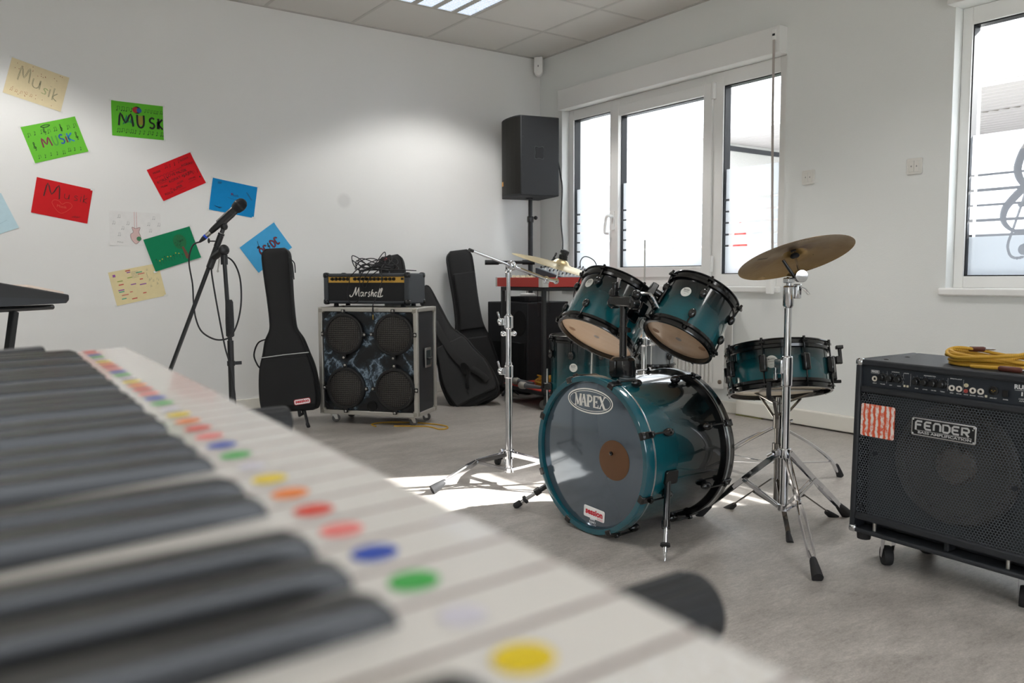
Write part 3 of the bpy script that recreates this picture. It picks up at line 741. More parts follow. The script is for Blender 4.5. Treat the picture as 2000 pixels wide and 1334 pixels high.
# ------------------------------------------------------------------ microphone on boom stand
MSX, MSY = 1.022, 3.425
mst = thing('microphone_stand', 'tall black boom microphone stand in front of the posters', 'microphone stand', place(MSX, MSY))
def W(p): return V(p[0] - MSX, p[1] - MSY, p[2])
top = W((1.018, 3.476, .985)); top = V(-.012, .01, .985)
MB().tube([(0, 0, .04), (0, 0, .64)], .0125, 14).obj('lower_pole', BLK, mst)
MB().tube([(0, 0, .62), top], .0085, 12).obj('upper_pole', BLK, mst)
m = MB(); m.lathe([(.011, .655), (.0165, .66), (.0175, .72), (.0155, .80), (.011, .81)], 18); m.obj('clutch_grip', mat('grip_rubber', '232427', .75, bump=1, bscale=120, dist=.004), mst)
MB().lathe([(.0125, 0), (.016, .0), (.016, .02), (.0125, .02)], 14, X=Matrix.Translation((0, 0, .535))).cbox((.028, 0, .545), (.03, .008, .014)).obj('cable_clip', BLK, mst)
for k in range(3):
    a = R(40 + 120 * k); MB().tube([(0, 0, .11), (.30 * math.cos(a), .30 * math.sin(a), .02)], .008, 8).obj('leg', BLK, mst)
    MB().tube([(.27 * math.cos(a), .27 * math.sin(a), .034), (.31 * math.cos(a), .31 * math.sin(a), .014)], .013, 8).obj('foot', RUB, mst)
m = MB(); m.lathe([(.015, .05), (.024, .06), (.024, .13), (.014, .16)], 18); m.obj('leg_hub', BLK, mst)
b0 = W((.81, 3.58, .50)); bx = W((.985, 3.50, .985)); b1 = W((1.021, 3.485, 1.095))
MB().tube([b0, b1], .0085, 12).obj('boom', BLK, mst)
bd = (b1 - b0).normalized()
m = MB(); m.tube([bx - bd * .05, bx - bd * .045, bx + bd * .045, bx + bd * .05], [.010, .0145, .0145, .010], 14)
m.tube([top - V(0, 0, .03), top + V(0, 0, .01)], .014, 12); m.ball(top + V(.0, .0, .03), .021, 14, sc=(1.1, .6, 1.1))
m.tube([bx, top + V(0, 0, .03)], .015, 10); m.obj('boom_clamp', BLK, mst)
m = MB(); m.tube([top + V(-.02, 0, -.005), top + V(-.03, -.01, -.055)], .0025, 6); m.ball(top + V(-.03, -.01, -.057), .005, 8); m.obj('clamp_screw', STEEL, mst)
m = MB(); m.tube([b1 - bd * .07, b1 - bd * .02], .0125, 12); m.lathe([(.0135, -.004), (.0135, .004)], 14, X=frame(b1 - bd * .015, bd)); m.obj('boom_tip', [BLK], mst)
MB().lathe([(.0125, -.003), (.0128, .003)], 14, X=frame(b1 - bd * .012, bd)).obj('tip_ring', CHR, mst)
MB().tube([b1 - bd * .045, b1 - bd * .045 + V(-.035, .01, .0)], .003, 6).ball(b1 - bd * .045 + V(-.037, .01, .002), .009, 8, sc=(.6, 1, 1.3)).obj('boom_knob', BLK, mst)
mic0, mic1 = V(.955, 3.531, 1.064), V(1.083, 3.452, 1.200)
md = (mic1 - mic0).normalized(); L = (mic1 - mic0).length
c1 = b1 + bd * .02; onmic = W(mic0 + md * (L * .62))
m = MB(); m.tube([b1 - bd * .01, c1], .009, 10); m.ball(c1, .016, 12); m.tube([c1, onmic - md * .0], .010, 10)
m.tube([onmic - md * .035, onmic + md * .035], .0185, 16); m.obj('microphone_clip', BLK, mst)
mc = thing('microphone', 'black handheld microphone with a round head in the clip of the boom stand', 'microphone', frame(mic0, md) @ Matrix.Diagonal((.96, .96, .9, 1)))
MB().lathe([(.0, .045), (.0105, .045), (.0125, .06), (.0175, .17), (.019, .20), (.018, .205)], 24).obj('body', mat('mic_black', '1d1e20', .32), mc)
m = MB(); m.lathe([(.019, .198), (.0235, .205), (.0265, .222), (.026, .238), (.022, .252), (.012, .262), (1e-4, .265)], 26); m.obj('head', mat('mic_grille', '26272a', .5, .6, bump=1, bscale=700, dist=.002), mc)
MB().lathe([(.0262, .224), (.0272, .2265), (.0272, .2315), (.0262, .234)], 26).obj('head_ring', BLK, mc)
# cable with plug
mcb = thing('microphone_cable', 'black cable looping down from the microphone in its boom stand', 'cable', place(0, 0))
MB().lathe([(.0098, .018), (.0098, .05)], 18, X=frame(mic0, md)).obj('plug', mat('plug_nickel', 'c8c6c0', .25, 1), mcb)
MB().lathe([(.0102, .009), (.0102, .018)], 18, X=frame(mic0, md)).obj('plug_ring', mat('plug_blue', '2350d8', .4), mcb)
MB().lathe([(.004, -.022), (.0085, -.004), (.0102, .009)], 16, X=frame(mic0, md)).obj('plug_boot', RUB, mcb)
def ptz(x, y, z):
    v = fw + r2 * ((x - 1000) / 1589.25) - u2 * ((y - 667) / 1589.25); return V(0, 0, .9) + v * ((z - .9) / v.z)
def atp(x, y, d):
    v = fw + r2 * ((x - 1000) / 1589.25) - u2 * ((y - 667) / 1589.25); return V(0, 0, .9) + v * d
pts = [mic0 - md * .02] + [atp(x, y, d) for x, y, d in ((376, 480, 3.40), (369, 510, 3.38), (376, 555, 3.35), (378, 590, 3.33), (382, 620, 3.31), (392, 645, 3.30), (410, 659, 3.30), (430, 664, 3.30), (450, 657, 3.31), (464, 630, 3.33), (471, 590, 3.35), (469, 545, 3.37), (458, 515, 3.38), (443, 502, 3.38), (425, 501, 3.40), (413, 508, 3.40), (413, 530, 3.40), (420, 575, 3.40), (430, 630, 3.38), (440, 680, 3.37), (449, 712, 3.37))]
pts += [V(1.02, 3.38, .42), V(1.03, 3.37, .2), V(1.1, 3.3, .012), V(1.3, 3.5, .004)]
MB().tube(smooth(pts, 6), .0034, 8).obj('cord', RUB, mcb)
# ------------------------------------------------------------------ soft guitar bags
BAGM = NYL
def bag_outline(stations, n=8):
    """stations: (t along the bag from the bottom, centre offset, half width)"""
    return stations
def soft_bag(root, st, th, mats=NYL, seg=24):
    """loft of superellipse sections; st = [(t, off, half width, half thickness)] in local x (across), z (along), y (thick)"""
    m = MB(); q = smooth([(a, b, c) for a, b, c, d in st], 5); d4 = smooth([(d, 0, 0) for a, b, c, d in st], 5)
    vs = []; K = len(q)
    for i in range(K):
        t, off, hw = q[i]; ht = max(.004, d4[i].x); hw = max(.004, hw)
        for k in range(seg):
            a = 2 * PI * k / seg; c, s_ = math.cos(a), math.sin(a)
            ex = .55
            vs.append((off + hw * math.copysign(abs(c) ** ex, c), ht * math.copysign(abs(s_) ** .7, s_), t))
    fs = [(i * seg + k, i * seg + (k + 1) % seg, (i + 1) * seg + (k + 1) % seg, (i + 1) * seg + k) for i in range(K - 1) for k in range(seg)]
    fs += [tuple(range(seg - 1, -1, -1)), tuple((K - 1) * seg + k for k in range(seg))]
    m.add(vs, fs); b = m.obj('bag_body', mats, root, ang=60)
    # piping round the front edge
    L = []; Rr = []
    for i in range(K):
        t, off, hw = q[i]; ht = d4[i].x
        L.append((off - hw * .93, -ht * .78, t)); Rr.append((off + hw * .93, -ht * .78, t))
    MB().tube(L + Rr[::-1], .0035, 6, closed=True).obj('piping', mat('piping_black', '131314', .45), root)
    return b
def outline_panel(st, t0, t1, inset, y, off=0):
    q = smooth([(a, b, c) for a, b, c, d in st], 5)
    a = [(p[1] - (p[2] - inset) + off, p[0]) for p in q if t0 <= p[0] <= t1]; b = [(p[1] + (p[2] - inset) + off, p[0]) for p in q if t0 <= p[0] <= t1]
    return a + b[::-1]
def panel_obj(name, poly, y0, y1, m_, root, label=None, bevel=.004):
    m = MB(); n = len(poly)
    vs = [(x, y0, z) for x, z in poly] + [(x, y1, z) for x, z in poly]
    m.add(vs, [tuple(range(n)), tuple(range(2 * n - 1, n - 1, -1))] + [(i, n + i, n + (i + 1) % n, (i + 1) % n) for i in range(n)])
    return m.obj(name, m_, root, bevel=bevel, label=label)

GB = [(0, 0, .15, .04), (.02, 0, .177, .052), (.12, -.0, .186, .058), (.26, -.004, .172, .056), (.36, -.006, .142, .054), (.44, -.01, .118, .052), (.50, -.012, .085, .05), (.56, -.014, .078, .048), (.70, -.02, .08, .046), (.88, -.026, .088, .045), (.97, -.028, .086, .042), (1.0, -.028, .06, .028)]
# bag 1 on a floor stand in front of the back wall; local -y faces the camera
bx, by = 1.79, 4.81; face = R(-33)
gb = thing('guitar_bag', 'black guitar bag with a red and white shop label standing upright on its guitar stand', 'guitar bag', place(bx, by, .085, face) @ Matrix.Rotation(R(-6), 4, 'X') @ Matrix.Rotation(R(-3.5), 4, 'Y'), 'black guitar bags')
soft_bag(gb, GB, .05)
po = outline_panel(GB, .02, .34, .02, 0)
panel_obj('pocket', po, -.066, -.04, NYL, gb)
MB().tube([(-.15, -.068, .335), (0, -.07, .345), (.143, -.068, .35)], .0028, 6).obj('pocket_zip', mat('reflective_grey', 'c4c4c4', .5), gb)
q = MB()
for p in ([(.055, -.058, .94), (.075, -.06, .90), (.078, -.058, .86), (.08, -.056, .80)], [(.06, -.058, .93), (.088, -.055, .9), (.09, -.054, .84)]): q.tube(smooth(p, 4), .004, 6)
q.obj('zip_pull', BLK, gb)
MB().tube(smooth([(-.115, -.01, .45), (-.17, -.012, .43), (-.20, -.012, .36), (-.185, -.012, .30), (-.165, -.012, .27)], 5), .010, 6, flat=(.35, 1), up=(1, 0, 0)).obj('carry_handle', NYL, gb)
LX2 = Matrix.Translation((.085, -.0668, .055)) @ Matrix.Rotation(R(90), 4, 'X') @ Matrix.Rotation(R(5), 4, 'Z')
def session_logo(parent, X, w, music=False, border=True):
    m = MB()
    if border: m.rect(-w * .5, -w * .17, w * .5, w * .17, 0, 0, X, r=w * .1); m.rect(-w * .47, -w * .145, w * .47, w * .145, .0003, 1, X, r=w * .09)
    else: m.rect(-w * .5, -w * .19, w * .5, w * .2, 0, 1, X, r=w * .06)
    m.text('session', w * .27, X @ Matrix.Translation((0, .02 * w, .0006)), 2 if not border else 0, width=w * .82, bold=w * .012)
    if music: m.text('music', w * .12, X @ Matrix.Translation((w * .3, -w * .13, .0006)), 3)
    return m.obj('shop_label', [mat('label_red', 'd02335', .5), mat('label_white', 'f4f2f2', .5), mat('label_red2', 'cc2036', .5), mat('label_pink', 'dd8f98', .5)], parent, label='red and white shop label reading session')
session_logo(gb, LX2, .10)
gs = thing('guitar_stand', 'low black tubular guitar stand under the upright guitar bag', 'stand', place(bx, by, 0, face), None)
for s in (-1, 1): MB().tube(smooth([(s * .02, .10, .30), (s * .06, .03, .16), (s * .12, -.10, .012)], 5), .009, 8).obj('leg', BLK, gs)
MB().tube(smooth([(0, .10, .30), (0, .16, .15), (0, .24, .012)], 5), .009, 8).obj('leg', BLK, gs)
MB().tube([(0, .105, .26), (0, .10, .56)], .009, 8).obj('upright', BLK, gs)
for s in (-1, 1): MB().tube(smooth([(s * .03, .08, .12), (s * .07, .02, .075), (s * .07, -.075, .072), (s * .07, -.085, .10)], 4), .009, 8).obj('cradle_arm', RUB, gs)
for s in (-1, 1): MB().tube([(s * .115, -.09, .02), (s * .128, -.12, .008)], .011, 8).obj('foot', RUB, gs)

# bags in the corner
AB = [(0, 0, .16, .05), (.02, 0, .19, .065), (.14, 0, .20, .075), (.30, 0, .175, .07), (.42, 0, .15, .065), (.50, 0, .12, .06), (.58, 0, .105, .055), (.75, 0, .10, .05), (.98, 0, .105, .05), (1.08, 0, .10, .045), (1.12, 0, .07, .03)]
cb = thing('guitar_bag', 'tall black guitar bag leaning upright in the corner behind the tilted bag', 'guitar bag', place(3.44, 5.21, .0, R(-24)) @ Matrix.Rotation(R(-7.5), 4, 'X') @ Matrix.Rotation(R(-7), 4, 'Y'), 'black guitar bags')
soft_bag(cb, AB, .06)
panel_obj('neck_pocket', outline_panel(AB, .50, .95, .02, 0, .01), -.075, -.03, mat('nylon_worn', '1c1c1d', .75, bump=.7, bscale=700, vary=.3, vscale=7, dist=.002), cb, bevel=.012)
panel_obj('pocket', outline_panel(AB, .02, .44, .025, 0), -.085, -.05, NYL, cb, bevel=.012)
TB = [(0, 0, .13, .05), (.02, 0, .17, .07), (.12, 0, .195, .08), (.26, 0, .19, .08), (.38, 0, .155, .075), (.46, 0, .14, .07), (.55, 0, .10, .06), (.62, 0, .07, .05), (.80, 0, .065, .045), (.96, 0, .06, .04), (1.0, 0, .04, .03)]
tb = thing('guitar_bag', 'tilted black guitar bag with a shoulder strap, in front of the corner bag', 'guitar bag', place(3.10, 4.70, .03, R(-38)) @ Matrix.Rotation(R(-24), 4, 'X') @ Matrix.Rotation(R(-27), 4, 'Y') @ Matrix.Translation((0, .07, 0)), 'black guitar bags')
soft_bag(tb, TB, .07)
panel_obj('pocket', outline_panel(TB, .03, .50, .022, 0), -.092, -.05, mat('nylon_worn', '1c1c1d', .75, bump=.7, bscale=700, vary=.3, vscale=7, dist=.002), tb, bevel=.012)
q = MB().tube(smooth([(-.03, -.05, .70), (-.03, -.085, .60), (-.02, -.10, .45), (.0, -.105, .34), (.03, -.105, .25)], 5), .026, 6, flat=(.12, 1), up=(0, -1, 0))
q.tube(smooth([(.0, -.10, .22), (.015, -.125, .28), (.03, -.13, .22), (-.01, -.115, .17), (-.03, -.105, .12)], 5), .02, 6, flat=(.15, 1), up=(0, -1, 0))
q.obj('shoulder_strap', NYL, tb)
MB().tube(smooth([(.055, -.098, .24), (.09, -.112, .18), (.12, -.10, .11)], 5), .024, 6, flat=(.3, 1), up=(0, -1, 0)).obj('strap_pad', NYL, tb)
hb = thing('guitar_bag', 'black guitar bag with a red zip tag half hidden behind the amplifier stack', 'guitar bag', place(2.80, 5.10, 0, R(-40)) @ Matrix.Rotation(R(-9), 4, 'X') @ Matrix.Rotation(R(-10), 4, 'Y'), 'black guitar bags')
HB = [(a * .965, b, c * .9, d) for a, b, c, d in AB]
soft_bag(hb, HB, .06)
MB().ball((-.03, -.045, 1.06), .012, 8).obj('zip_tag', mat('tag_red', 'b02a3c', .6), hb)

# ------------------------------------------------------------------ speaker cabinet in a flight case
CABX = place(1.957, 4.762, .06, -.914)
cb4 = thing('speaker_cabinet', 'speaker cabinet with four round speakers in a flight case on castors', 'speaker cabinet', CABX)
w_, d_, h_ = .659, .304, .659
VIN = mat('case_black', '26272a', .5, bump=.3, bscale=500)
MB().box(.012, .03, .012, w_ - .012, d_ - .012, h_ - .012).obj('case', VIN, cb4)
t = NT('marbled_front'); o = t.obj(); n1 = t.noise(4, o, 5, .6); v2 = t.n('VectorMath', {0: o, 1: t.n('VectorMath', {0: n1.outputs[1], 1: (.22, .22, .22)}, operation='MULTIPLY').outputs[0]}, operation='ADD').outputs[0]
n2 = t.noise(4.5, v2, 6, .6).outputs[0]
f = t.math('ABSOLUTE', t.math('SUBTRACT', n2, .5)); base = t.ramp(f, [(0, lin('8b9dac')), (.012, lin('4c5c6a')), (.035, lin('1f2830')), (.08, lin('0d1014'))])
MARB = t.done(t.bsdf({'Base Color': base, 'Roughness': .35}))
m = MB(); c = .05
poly = [(.03 + c, .03), (w_ - .03 - c, .03), (w_ - .03, .03 + c), (w_ - .03, h_ - .03 - c), (w_ - .03 - c, h_ - .03), (.03 + c, h_ - .03), (.03, h_ - .03 - c), (.03, .03 + c)]
n = len(poly); m.add([(x, .014, z) for x, z in poly], [tuple(range(n))]); m.obj('baffle', MARB, cb4)
MB().box(.012, .018, .012, w_ - .012, .03, h_ - .012).obj('front_recess', mat('recess_black', '101012', .7), cb4)
m = MB(); e = .026
for x in (0, w_ - e):
    for y in (0, d_ - e): m.box(x, y, 0, x + e, y + e, h_)
for z in (0, h_ - e):
    for y in (0, d_ - e): m.box(e, y, z, w_ - e, y + e, z + e)
    for x in (0, w_ - e): m.box(x, e, z, x + e, d_ - e, z + e)
m.obj('aluminium_edge', ALU, cb4, bevel=.003)
each('corner_cap', [((x, y, z), (.04, .04, .04)) for x in (.0185, w_ - .0185) for y in (.0185, d_ - .0185) for z in (.0185, h_ - .0185)], mat('corner_steel', 'aaa69c', .45, .8), cb4, .012, kind='cbox')
t = NT('round_grille'); o = t.obj(); hsh = dots(t, t.n('Mapping', {'Vector': o, 'Rotation': (0, R(45), 0)}).outputs[0], .0125, .4, False, .1)
bs = t.bsdf({'Base Color': lin('4a4744'), 'Metallic': .3, 'Roughness': .5}); tr = t.n('BsdfTransparent').outputs[0]
GRL = t.done(t.n('MixShader', {0: hsh, 1: bs, 2: tr}).outputs[0])
for cx, cz in ((.177, .495), (.507, .498), (.184, .165), (.512, .167)):
    X = frame((cx, .0, cz), (0, -1, 0), (1, 0, 0))
    s = MB().lathe([(.128, -.02), (.128, .008), (.122, .014), (.112, .014), (.108, .008)], 48, X=X @ Matrix.Translation((0, 0, .0))).obj('speaker', mat('speaker_ring', '141415', .5), cb4)
    g = MB(); pr_ = [(.1085, .009), (.09, .014), (.06, .0175), (.03, .019), (1e-4, .0195)]; g.lathe(pr_, 40, X=X); g.obj('grille', GRL, s)
    k = MB().lathe([(.105, .004), (.045, -.0), (.04, .0), (1e-4, .006)], 36, X=X @ Matrix.Translation((0, 0, -.008))).obj('cone', mat('cone_paper', '2b2623', .75), s)
    for a in range(4):
        q = Matrix.Rotation(R(90 * a), 4, 'Z')
        MB().box(-.013, .12, .006, .013, .152, .013, X=X @ q).obj('clip', mat('speaker_ring', '141415', .5), s, bevel=.003)
        MB().ball((0, .142, .015), .0075, 10, X=X @ q, sc=(1, 1, .6)).obj('screw', STEEL, s)
MB().lathe([(.032, .0), (.032, .006), (.026, .006), (.026, .001), (1e-4, .0008)], 28, X=frame((.352, .012, .056), (0, -1, 0))).obj('port', mat('port_black', '030303', .8), cb4)
m = MB(); X = frame((w_ + .001, .16, .35), (1, 0, 0), (0, 1, 0)); m.prism(rrect(-.045, -.06, .045, .06, .004), -.004, .004, X=X); m.obj('handle_plate', STEEL, cb4, bevel=.002)
MB().prism(rrect(-.033, -.045, .033, .045, .004), .004, .0048, X=X).obj('handle_recess', mat('recess_grey', '3c4648', .4, .6), cb4)
MB().tube(smooth([(-.024, -.03, .006), (-.022, -.034, .014), (0, -.035, .016), (.022, -.034, .014), (.024, -.03, .006)], 3), .006, 8, X=X @ Matrix.Translation((0, .03, 0))).obj('handle', BLK, cb4)
def caster(parent, x, y, z0, r=.026, w=.02, ang=0, fork=None, tyre=None, dz=0.0):
    X = Matrix.Translation((x, y, dz)) @ Matrix.Rotation(ang, 4, 'Z')
    m = MB(); m.box(-.025, -.022, z0 - .004, .025, .022, z0, X=X); m.lathe([(.014, 0), (.014, .008)], 14, X=X @ Matrix.Translation((0, 0, z0 - .012)))
    for s in (-1, 1): m.add([(-.016, s * (w / 2 + .002), z0 - .008), (.016, s * (w / 2 + .002), z0 - .008), (.022, s * (w / 2 + .002), r - .006), (.006, s * (w / 2 + .002), r - .006), (-.016, s * (w / 2 + .004), z0 - .008), (.016, s * (w / 2 + .004), z0 - .008), (.022, s * (w / 2 + .004), r - .006), (.006, s * (w / 2 + .004), r - .006)], [(0, 1, 2, 3), (7, 6, 5, 4), (0, 4, 5, 1), (1, 5, 6, 2), (2, 6, 7, 3), (3, 7, 4, 0)], X=X)
    f = m.obj('castor', fork or STEEL, parent)
    t_ = MB(); t_.lathe([(.5 * r, -w / 2), (r * .93, -w / 2), (r, -w * .3), (r, w * .3), (r * .93, w / 2), (.5 * r, w / 2)], 24, X=X @ frame((.013, 0, r), (0, 1, 0), (1, 0, 0))); t_.obj('tyre', tyre or RUB, f)
    MB().lathe([(1e-4, -w * .42), (.52 * r, -w * .42), (.52 * r, w * .42), (1e-4, w * .42)], 20, X=X @ frame((.013, 0, r), (0, 1, 0), (1, 0, 0))).obj('wheel_hub', ALU, f)
GREYR = mat('grey_rubber', '5c5a57', .6)
for x, y, a in ((.07, .05, .7), (.595, .05, .9), (.07, .25, .3), (.595, .25, .4)): caster(cb4, x, y, .06, .025, .018, a, ALU, GREYR, dz=-.06)

# amplifier head on top
AMX = place(2.019, 4.815, .7205, -.928)
ah = thing('amplifier_head', 'guitar amplifier head with a gold control panel standing on the flight-case cabinet', 'amplifier', AMX)
w_, d_, h_ = .58, .25, .205
m = MB(); z0 = .018; h2 = h_ + z0 - .018
m.box(0, .0, z0, .032, d_, h2); m.box(w_ - .032, 0, z0, w_, d_, h2); m.box(.032, 0, z0, w_ - .032, d_, z0 + .018); m.box(.032, 0, h2 - .022, w_ - .032, d_, h2); m.box(.032, .02, z0 + .018, w_ - .032, d_, h2 - .022)
m.obj('cabinet', mat('head_tolex', '3d4146', .62, bump=.7, bscale=500, dist=.003, vary=.35, vscale=260), ah, bevel=.008)
GOLD = mat('gold_panel', 'dcae50', .4, .35)
MB().box(.032, .008, .148, w_ - .032, .02, .192).obj('control_panel', GOLD, ah)
MB().box(.032, .01, .036, w_ - .032, .02, .148).obj('front_cloth', mat('grille_cloth', '17181a', .8, bump=.5, bscale=900), ah)
kx = [.06 + .0262 * k for k in range(17)] ; kx = [x for i, x in enumerate(kx) if i not in (5,)]
for x in kx: MB().lathe([(.011, 0), (.0105, .004), (.0075, .012), (.007, .016), (1e-4, .016)], 14, X=frame((x, .008, .170), (0, -1, 0))).obj('knob', mat('amp_knob', '141312', .35), ah)
MB().box(w_ - .052, .003, .164, w_ - .036, .008, .178).obj('power_switch', BLK, ah)
m = MB()
for k in range(14): m.rect(.055 + k * .033, .184, .07 + k * .033, .1855, 0, 0, Matrix(((1, 0, 0, 0), (0, 0, -1, .0075), (0, 1, 0, 0), (0, 0, 0, 1))))
m.obj('panel_print', mat('print_dark', '4b3a17', .6), ah)
FX = Matrix(((1, 0, 0, 0), (0, 0, -1, .0085), (0, 1, 0, 0), (0, 0, 0, 1)))     # 2D (x,y) -> (x, front, z)
m = MB(); SCR = [
 [(.2, .5), (.0, .25), (.3, 0), (.8, .2), (1.5, 1.5), (1.95, 2.75), (1.8, 1.3), (1.85, .35)], [(1.85, .35), (2.4, 1.6), (2.95, 2.7), (2.75, 1.3), (2.8, .3), (3.05, .1)],
 [(4.1, 1.15), (3.6, 1.3), (3.2, .65), (3.5, .1), (3.95, .6), (4.15, 1.25), (4.05, .4), (4.3, .1)], [(4.75, 1.25), (4.6, .1)], [(4.65, .7), (5.0, 1.25), (5.35, 1.1)],
 [(6.1, 1.5), (5.75, 1.0), (5.95, .5), (5.75, .05), (5.45, .15)], [(6.95, 2.1), (6.6, 1.2), (6.4, .1)], [(6.55, .6), (6.95, 1.25), (7.15, .95), (7.05, .25), (7.3, .1)],
 [(8.3, 1.15), (7.85, 1.3), (7.5, .65), (7.75, .1), (8.15, .6), (8.4, 1.25), (8.25, .4), (8.5, .1)], [(8.6, .7), (9.15, 2.0), (8.95, 2.3), (8.7, 1.3), (8.65, .25), (8.9, .05)], [(9.2, .7), (9.8, 2.1), (9.6, 2.4), (9.35, 1.3), (9.25, .25), (9.6, .05), (9.9, .4)], [(8.3, .0), (9.3, -.05)]]
kx_, kz = .227 / 10, .055 / 2.6
for s in SCR: m.ribbon([(.178 + p.x * kx_, .062 + p.y * kz) for p in smooth([(a, b, 0) for a, b in s], 4)], .0058, 0, FX)
m.obj('logo', mat('logo_white', 'e6e3dc', .45), ah, label='white script logo reading Marshall')
each('corner_guard', [((x, y, z), (.036, .04, .036)) for x in (.014, w_ - .014) for y in (.016, d_ - .016) for z in (z0 + .012, h2 - .012)], mat('guard_black', '1d1e20', .25), ah, .012, kind='cbox')
for x in (.06, w_ - .06):
    for y in (.05, d_ - .05): MB().lathe([(.016, 0), (.014, .018)], 16, X=Matrix.Translation((x, y, 0))).obj('foot', RUB, ah)
MB().tube(smooth([(w_ / 2 - .1, d_ / 2, h2), (w_ / 2 - .08, d_ / 2, h2 + .02), (w_ / 2 + .08, d_ / 2, h2 + .02), (w_ / 2 + .1, d_ / 2, h2)], 4), .011, 8, flat=(.5, 1.3)).obj('handle', BLK, ah)
# tangled cable on the head
cl = thing('guitar_cable', 'tangled black cable heaped on the amplifier head, one plug dangling in front', 'cable', AMX)
random.seed(21); pts = []; T = h2 + .006
for k in range(7):
    rx0, ry0, cx0 = random.uniform(.09, .145), random.uniform(.05, .085), .30 + random.uniform(-.03, .03); ph = random.uniform(0, 6.28); hz = random.uniform(.015, .05)
    for a in range(0, 360, 40):
        t_ = R(a); pts.append((cx0 + rx0 * math.cos(t_) + random.uniform(-.006, .006), .10 + ry0 * math.sin(t_), T + .004 + .004 * k + hz * (1 + math.sin(2 * t_ + ph))))
pts += [(.30, -.0, T + .05), (.2, -.012, T - .02), (.19, -.016, T - .06), (.175, -.016, T - .12), (.185, -.016, T - .175), (.22, -.014, T - .188), (.26, -.016, T - .155), (.26, -.016, T - .06), (.28, -.01, T + .0), (.33, .05, T + .05), (.36, .1, T + .115), (.375, .11, T + .12), (.385, .08, T + .06), (.40, .0, T + .02), (.41, -.012, T - .05), (.40, -.035, T - .1), (.395, -.075, T - .165), (.39, -.095, T - .19), (.389, -.097, T - .215)]
MB().tube(smooth(pts, 5), .003, 7).obj('cord', RUB, cl)
pts = [(.44, .05, T + .03), (.4, -.005, T + .02), (.33, -.012, T - .03), (.3, -.014, T - .09), (.28, -.014, T - .07), (.31, -.01, T - .01), (.36, .0, T + .02), (.52, .12, T + .012), (.56, .16, T + .01)]
MB().tube(smooth(pts, 5), .003, 7).obj('cord', RUB, cl)
MB().lathe([(.0045, 0), (.0055, .02), (.005, .045)], 12, X=frame((.389, -.097, T - .255), (0, 0, 1))).obj('plug_sleeve', BLK, cl)
MB().lathe([(1e-4, -.032), (.0022, -.028), (.0018, -.025), (.003, -.02), (.003, 0), (.0045, 0)], 12, X=frame((.389, -.097, T - .255), (0, 0, 1))).obj('plug', mat('plug_gold', 'd9b25a', .2, 1), cl)
# yellow cable under the cabinet
yc = MB(); random.seed(2)
pts = [(.40, -.04, .004), (.34, .03, .004), (.42, .12, .004), (.62, .14, .004), (.78, .10, .004), (.84, .02, .006), (.80, -.02, .004), (.70, .04, .004), (.5, .0, .004)]
t = tag(yc.tube(smooth(pts, 8), .0038, 8).obj('yellow_cable', mat('cable_yellow', 'c69a2e', .6), X=place(1.957, 4.762, 0, -.914)), 'yellow cable lying on the floor under the flight-case cabinet', 'cable')

# ------------------------------------------------------------------ subwoofer, loudspeaker on its pole
SBX = place(3.632, 5.373, 0, -1.427)
sb = thing('subwoofer', 'large black subwoofer cabinet with a round port standing in the corner behind the trolley', 'subwoofer', SBX)
SPK = mat('speaker_paint', '1d1e21', .62, bump=.6, bscale=420, dist=.002)
MB().box(0, 0, .01, .45, .458, .706).obj('cabinet', SPK, sb, bevel=.006)
MB().lathe([(.075, .0015), (.07, .003), (.062, .001), (.05, -.0005), (1e-4, -.0006)], 32, X=frame((.36, 0, .545), (0, -1, 0)) @ Matrix.Diagonal((1, 1.3, 1, 1))).obj('port', mat('port_black', '030303', .8), sb)
MB().box(.02, -.012, .03, .43, -.001, .40).obj('grille', mat('sub_grille', '131415', .6, .4, bump=1, bscale=300, dist=.003), sb, bevel=.004)
for x in (.05, .4):
    for y in (.05, .4): MB().lathe([(.02, 0), (.018, .012)], 14, X=Matrix.Translation((x, y, 0))).obj('foot', RUB, sb)
MB().lathe([(.03, .7055), (.03, .712), (.018, .714), (.018, .73)], 18, X=Matrix.Translation((.232, .25, 0))).obj('pole_socket', BLK, sb)
px_, py_ = (SBX @ V(.232, .25, 0))[:2]
pp = thing('speaker_pole', 'black telescopic pole rising from the subwoofer to the loudspeaker', 'pole', place(px_, py_))
MB().tube([(0, 0, .712), (0, 0, 1.36)], .0195, 16).obj('lower_tube', BLK, pp)
MB().tube([(0, 0, 1.3), (0, 0, 1.52)], .0165, 16).obj('upper_tube', BLK, pp)
m = MB().lathe([(.0195, 1.33), (.025, 1.33), (.025, 1.375), (.0165, 1.38)], 18); m.cbox((-.02, -.02, 1.35), (.03, .03, .03)); m.obj('collar', BLK, pp)
MB().ball((.03, -.03, 1.365), .016, 10).obj('knob', BLK, pp)
MB().ball((-.035, -.03, 1.342), .012, 10).obj('knob', BLK, pp)
PAX = place(3.792, 5.394, 1.52, -1.799)
pa = thing('loudspeaker', 'black loudspeaker high in the corner on a pole, star-shaped handle recess in its side', 'loudspeaker', PAX)
w_, d_, h_ = .375, .325, .60
